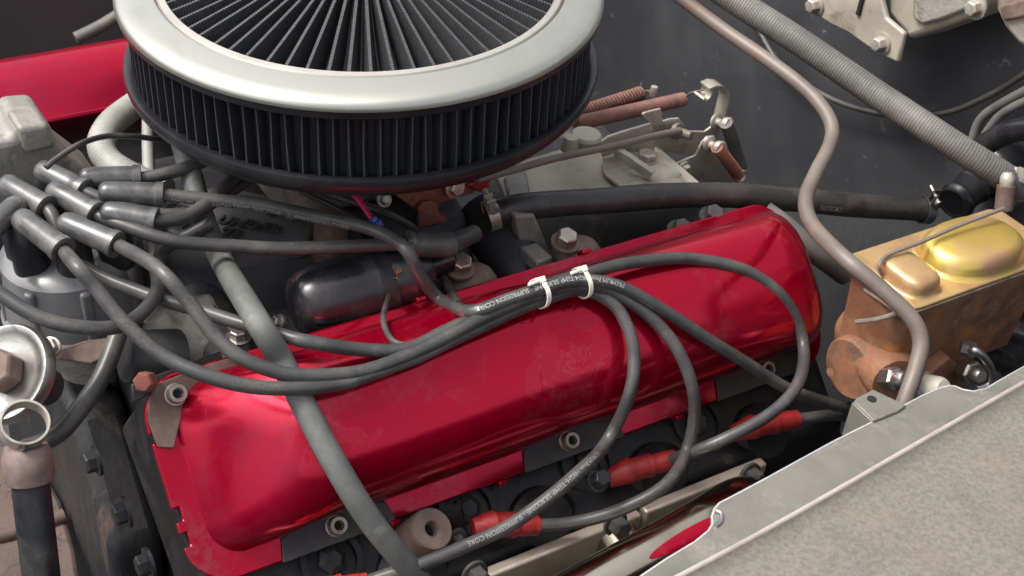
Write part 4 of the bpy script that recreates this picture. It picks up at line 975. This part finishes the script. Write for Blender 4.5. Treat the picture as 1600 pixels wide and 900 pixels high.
obj('cut_edge', tube_bm([EW(a, l + .0004, HF - .0003) for a, l in dense], .0008, 6), 'bright_edge', t)
# inner wing skirt hanging below the flange, driver's side
bm = prism_bm([EW(-.75, .60, -.17), EW(.56, .60, -.17), EW(.56, .60, -.75), EW(-.75, .60, -.75)], LX * .004)
obj('inner_skirt', bm, 'black_paint', t)
# notch lip (bright rolled edge)
obj('rolled_lip', tube_bm(spline([P(1119, 798, h=HF + .001), P(1127, 803, h=HF + .001), P(1126, 815, h=HF + .001), P(1118, 822, h=HF + .001)], 6), .0012, 8), 'steel', t)
# L bracket on the flange
t = thing('flange_bracket', 'pale folded metal tab with a hole on the wing flange', 'bracket', P(1370, 660, h=HF))
q = [P(1334, 627, h=-.128), P(1338, 622, h=-.128), P(1364, 608, h=-.128), P(1416, 633, h=-.128), P(1404, 642, h=-.128), P(1366, 657, h=-.128)]
tp = obj('top_plate', prism_bm(q, HX * -.0022), 'fender_flange', t, bevel=.0006)
obj('hole', lathe_bm([(0, .0002), (.0030, .0002), (.0030, .0007), (0, .0007)], P(1362, 624, h=-.128), HX, 18), 'hole_dark', tp)
p0, p1 = P(1334, 628, h=-.129), P(1366, 658, h=-.129)
obj('side_plate', prism_bm([p0, p1, p1 - HX * .012 + (p0 - p1) * .3, p1 - HX * .020 + (p0 - p1) * .55, p0 - HX * .028], (p1 - p0).normalized().cross(HX) * .0018), 'fender_flange', t, bevel=.0005)

# ================================================================== EXHAUST HEADER
t = thing('exhaust_header', 'polished exhaust header with bright flange bar below the red cover', 'exhaust header', EW(.05, .34, -.42))
for a0, a1 in ((-.235, -.062), (-.058, .082), (.086, .205)):
    bm = prism_bm([EW(a0, .307, -.3065), EW(a1, .307, -.3065), EW(a1 + .001, .307, -.340), EW(a0, .307, -.340)], LX * .0095)
    obj('flange_bar', bm, 'polished_bar', t, bevel=.0022, seg=3)
for x, y in ((962, 818), (1172, 742), (742, 897)):
    hexbolt('flange_bolt', P(x, y, l=.318), LX * .9 + HX * .15, .0078, .011, 'pad_dark', t, washer=1.3)
for x, y in ((933, 752),):
    hexbolt('stud_nut', P(x, y, l=.292), LX * .5 + HX * .8, .007, .012, 'black_paint', t, washer=1.2)
# primary tubes
tp1 = resample(spline(auto([(1185, 788, 'l', .325), (1155, 797, 'l', .345), (1108, 828, 'l', .360), (1043, 866, 'l', .365), (963, 910, 'l', .368), (863, 965, 'l', .37), (743, 1025, 'l', .37)]), 10), .004)
ht = obj('primary_tube', tube_bm(tp1, .0245, 40), 'chrome', t)
bm = tube_bm(resample(spline([EW(.062, .312, -.322), EW(.062, .335, -.335), EW(.055, .345, -.37), EW(.03, .34, -.45)], 8), .004), .0185, 28)
obj('primary_tube', bm, 'chrome', t)
bm = tube_bm(resample(spline([EW(-.08, .312, -.322), EW(-.08, .335, -.335), EW(-.085, .345, -.37), EW(-.09, .34, -.45)], 8), .004), .0185, 28)
obj('primary_tube', bm, 'chrome', t)
# red reflection on the long tube, painted as a thin coloured patch
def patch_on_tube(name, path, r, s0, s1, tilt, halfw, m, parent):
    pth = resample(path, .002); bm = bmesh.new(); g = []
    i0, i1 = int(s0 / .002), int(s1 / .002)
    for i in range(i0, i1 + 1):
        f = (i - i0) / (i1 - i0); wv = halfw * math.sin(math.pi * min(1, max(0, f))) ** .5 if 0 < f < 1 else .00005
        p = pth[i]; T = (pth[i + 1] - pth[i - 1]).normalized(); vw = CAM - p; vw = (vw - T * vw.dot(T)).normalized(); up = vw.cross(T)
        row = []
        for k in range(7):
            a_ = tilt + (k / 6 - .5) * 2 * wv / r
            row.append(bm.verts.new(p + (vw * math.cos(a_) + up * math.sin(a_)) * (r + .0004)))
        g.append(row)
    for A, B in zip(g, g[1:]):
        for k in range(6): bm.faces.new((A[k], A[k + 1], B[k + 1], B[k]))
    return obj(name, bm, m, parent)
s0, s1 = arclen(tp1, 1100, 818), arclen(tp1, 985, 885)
patch_on_tube('red_reflection', tp1, .0245, s0, s1, -.15, .0052, 'red_paint', ht)

# brown bush with a bore, lower middle
t = thing('spacer_bush', 'rust brown metal bush with a round hole below the red cover', 'bush', P(650, 845, l=.28))
p, q = P(676, 826, l=.292), P(625, 860, l=.262); z = (p - q)
obj('sleeve', lathe_bm([(0, 0), (.0150, 0), (.0155, z.length - .002), (.0142, z.length), (.0060, z.length), (.0052, z.length - .001), (.0050, z.length - .02), (0, z.length - .02)], q, z, 28), 'brown_metal', t)
obj('bore', lathe_bm([(0, z.length - .012), (.0049, z.length - .012), (.0049, z.length - .010), (0, z.length - .010)], q, z, 20), 'hole_dark', t)
t = thing('support_bracket', 'black bracket standing beside the brown bush', 'bracket', P(715, 860, l=.28))
q = [P(690, 790, l=.280), P(722, 785, l=.280), P(735, 840, l=.285), P(760, 880, l=.295), P(720, 900, l=.295), P(700, 850, l=.285)]
obj('plate', prism_bm(q, -AX * .012), 'black_paint', t, bevel=.002)
hexbolt('bolt', P(712, 842, l=.292), LX, .006, .006, 'pad_dark', t)

# ================================================================== FRONT OF THE ENGINE, left edge
t = thing('thermostat_housing', 'rough cast aluminium water housing behind the distributor boots', 'thermostat housing', P(60, 300, l=-.05))
q = [(-60, 250), (-60, 235), (20, 218), (28, 198), (78, 193), (96, 236), (128, 260), (165, 288), (130, 330), (-60, 360)]
obj('casting', prism_bm([P(x, y, l=-.035) for x, y in q], LX * -.05), 'cast_alu', t, bevel=.006, seg=3)
q = [(27, 200), (77, 195), (90, 232), (40, 242)]
obj('boss', prism_bm([P(x, y, l=-.030) for x, y in q], LX * -.03), 'cast_alu', t, bevel=.004, seg=3)
t = thing('water_neck', 'shiny cast aluminium neck beside the front of the red cover', 'casting', P(290, 560, l=.10))
obj('body', lathe_bm([(0, -.05), (.034, -.05), (.033, -.02), (.028, -.004), (.018, .004), (0, .006)], P(292, 505, l=.10), HX + LX * .25, 28, sx=1.2), 'cast_alu', t)
q = [P(255, 470, l=.085), P(330, 450, l=.085), P(372, 520, l=.125), P(300, 548, l=.125)]
obj('shoulder', prism_bm(q, HX * -.03), 'cast_alu', t, bevel=.006, seg=3)
obj('nose', lathe_bm([(0, -.02), (.020, -.02), (.020, .012), (.016, .018), (0, .019)], P(235, 560, l=.12), -AX + HX * .3, 28), 'cast_dark', t)
hexbolt('bolt', P(372, 528, l=.14), HX, .006, .007, 'steel', t)
t = thing('bracket_arm', 'flat dark steel arm crossing the front corner of the red cover', 'bracket', P(280, 610, n=.02))
q = [P(205, 600, n=.002), P(345, 548, n=.002), P(348, 560, n=.002), P(208, 630, n=.002)]
obj('arm', prism_bm(q, NX * -.006), 'black_iron', t, bevel=.001)
obj('bolt_head', lathe_bm([(0, 0), (.0072, 0), (.0072, .009), (.006, .011), (0, .011)], P(232, 596, n=.006), NX * .7 - AX * .5, 6), 'rust_red', t, smooth=False, bevel=.0006)
# big washer and square bolt
c_ = P(12, 583, d=.86); z = (-FWD * .8 - RGT * .28 + UPV * .25).normalized()
t = thing('pulley_washer', 'large dished steel washer with hexagon bolt at the left edge', 'pulley', c_ + FWD * .01)
obj('disc', lathe_bm([(0, .001), (.020, .0), (.0255, .002), (.0275, .0035), (.0298, .0035), (.0312, .001), (.0312, -.005), (0, -.005)], c_, z, 56), 'steel', t)
obj('bolt_head', lathe_bm([(0, 0), (.0135, 0), (.0135, .012), (.012, .014), (0, .014)], c_ + z * .001, z, 6), 'brown_dust', t, smooth=False, bevel=.0008)
obj('rear_hub', lathe_bm([(0, -.006), (.012, -.006), (.012, -.04), (0, -.04)], c_, z, 32), 'cast_dark', t)
# dipstick: tube, collar, cap and pull ring
t = thing('dipstick', 'black dipstick tube with rusty cap and metal pull ring', 'dipstick', P(65, 920, d=.84))
pt_, pb_ = P(46, 742, d=.835), P(68, 930, d=.85)
obj('tube', tube_bm(resample([pb_, pt_], .02), .0112, 24), 'black_paint', t)
zc = (pt_ - pb_).normalized()
cpo = obj('cap', lathe_bm([(0, -.004), (.0135, -.004), (.0148, .002), (.0148, .012), (.0125, .018), (.005, .020), (0, .020)], pt_, zc, 24), 'cap_pink', t)
rc = P(38, 664, d=.826); zr = (-FWD + RGT * .45 + UPV * .55).normalized()
obj('pull_ring', lathe_bm([(.0128, -.0052), (.0142, -.0052), (.0142, .0052), (.0128, .0052)], rc, zr, 40, closed=True), 'zinc_old', t)
obj('ring_tang', tube_bm(spline([P(20, 690, d=.824), P(36, 704, d=.818), P(38, 694, d=.816)], 4), .0011, 6), 'pad_dark', t)
# low brown panel seen past the dipstick
t = thing('front_crossmember', 'dusty brown sheet metal panel low behind the dipstick tube', 'crossmember', P(60, 850, h=-.42))
q = [P(-80, 700, h=-.40), P(40, 690, h=-.40), P(95, 780, h=-.40), P(118, 860, h=-.40), P(140, 1000, h=-.40), P(-80, 1000, h=-.40)]
obj('panel', prism_bm(q, HX * -.012), 'chassis_brown', t, bevel=.004)
obj('pressed_rib', tube_bm(spline([P(-80, 846, h=-.398), P(0, 838, h=-.398), P(60, 820, h=-.398), P(100, 806, h=-.398)], 6), .006, 12), 'chassis_brown', t)
# push rod end and bright blade in the dark gap behind the cover
tag(obj('throttle_link', tube_bm(spline(auto([(968, 402, 'l', .160), (1000, 388, 'l', .158), (1042, 370, 'l', .155)]), 6), .0018, 8), 'steel'), 'thin bright rod in the dark gap behind the red cover', 'rod')
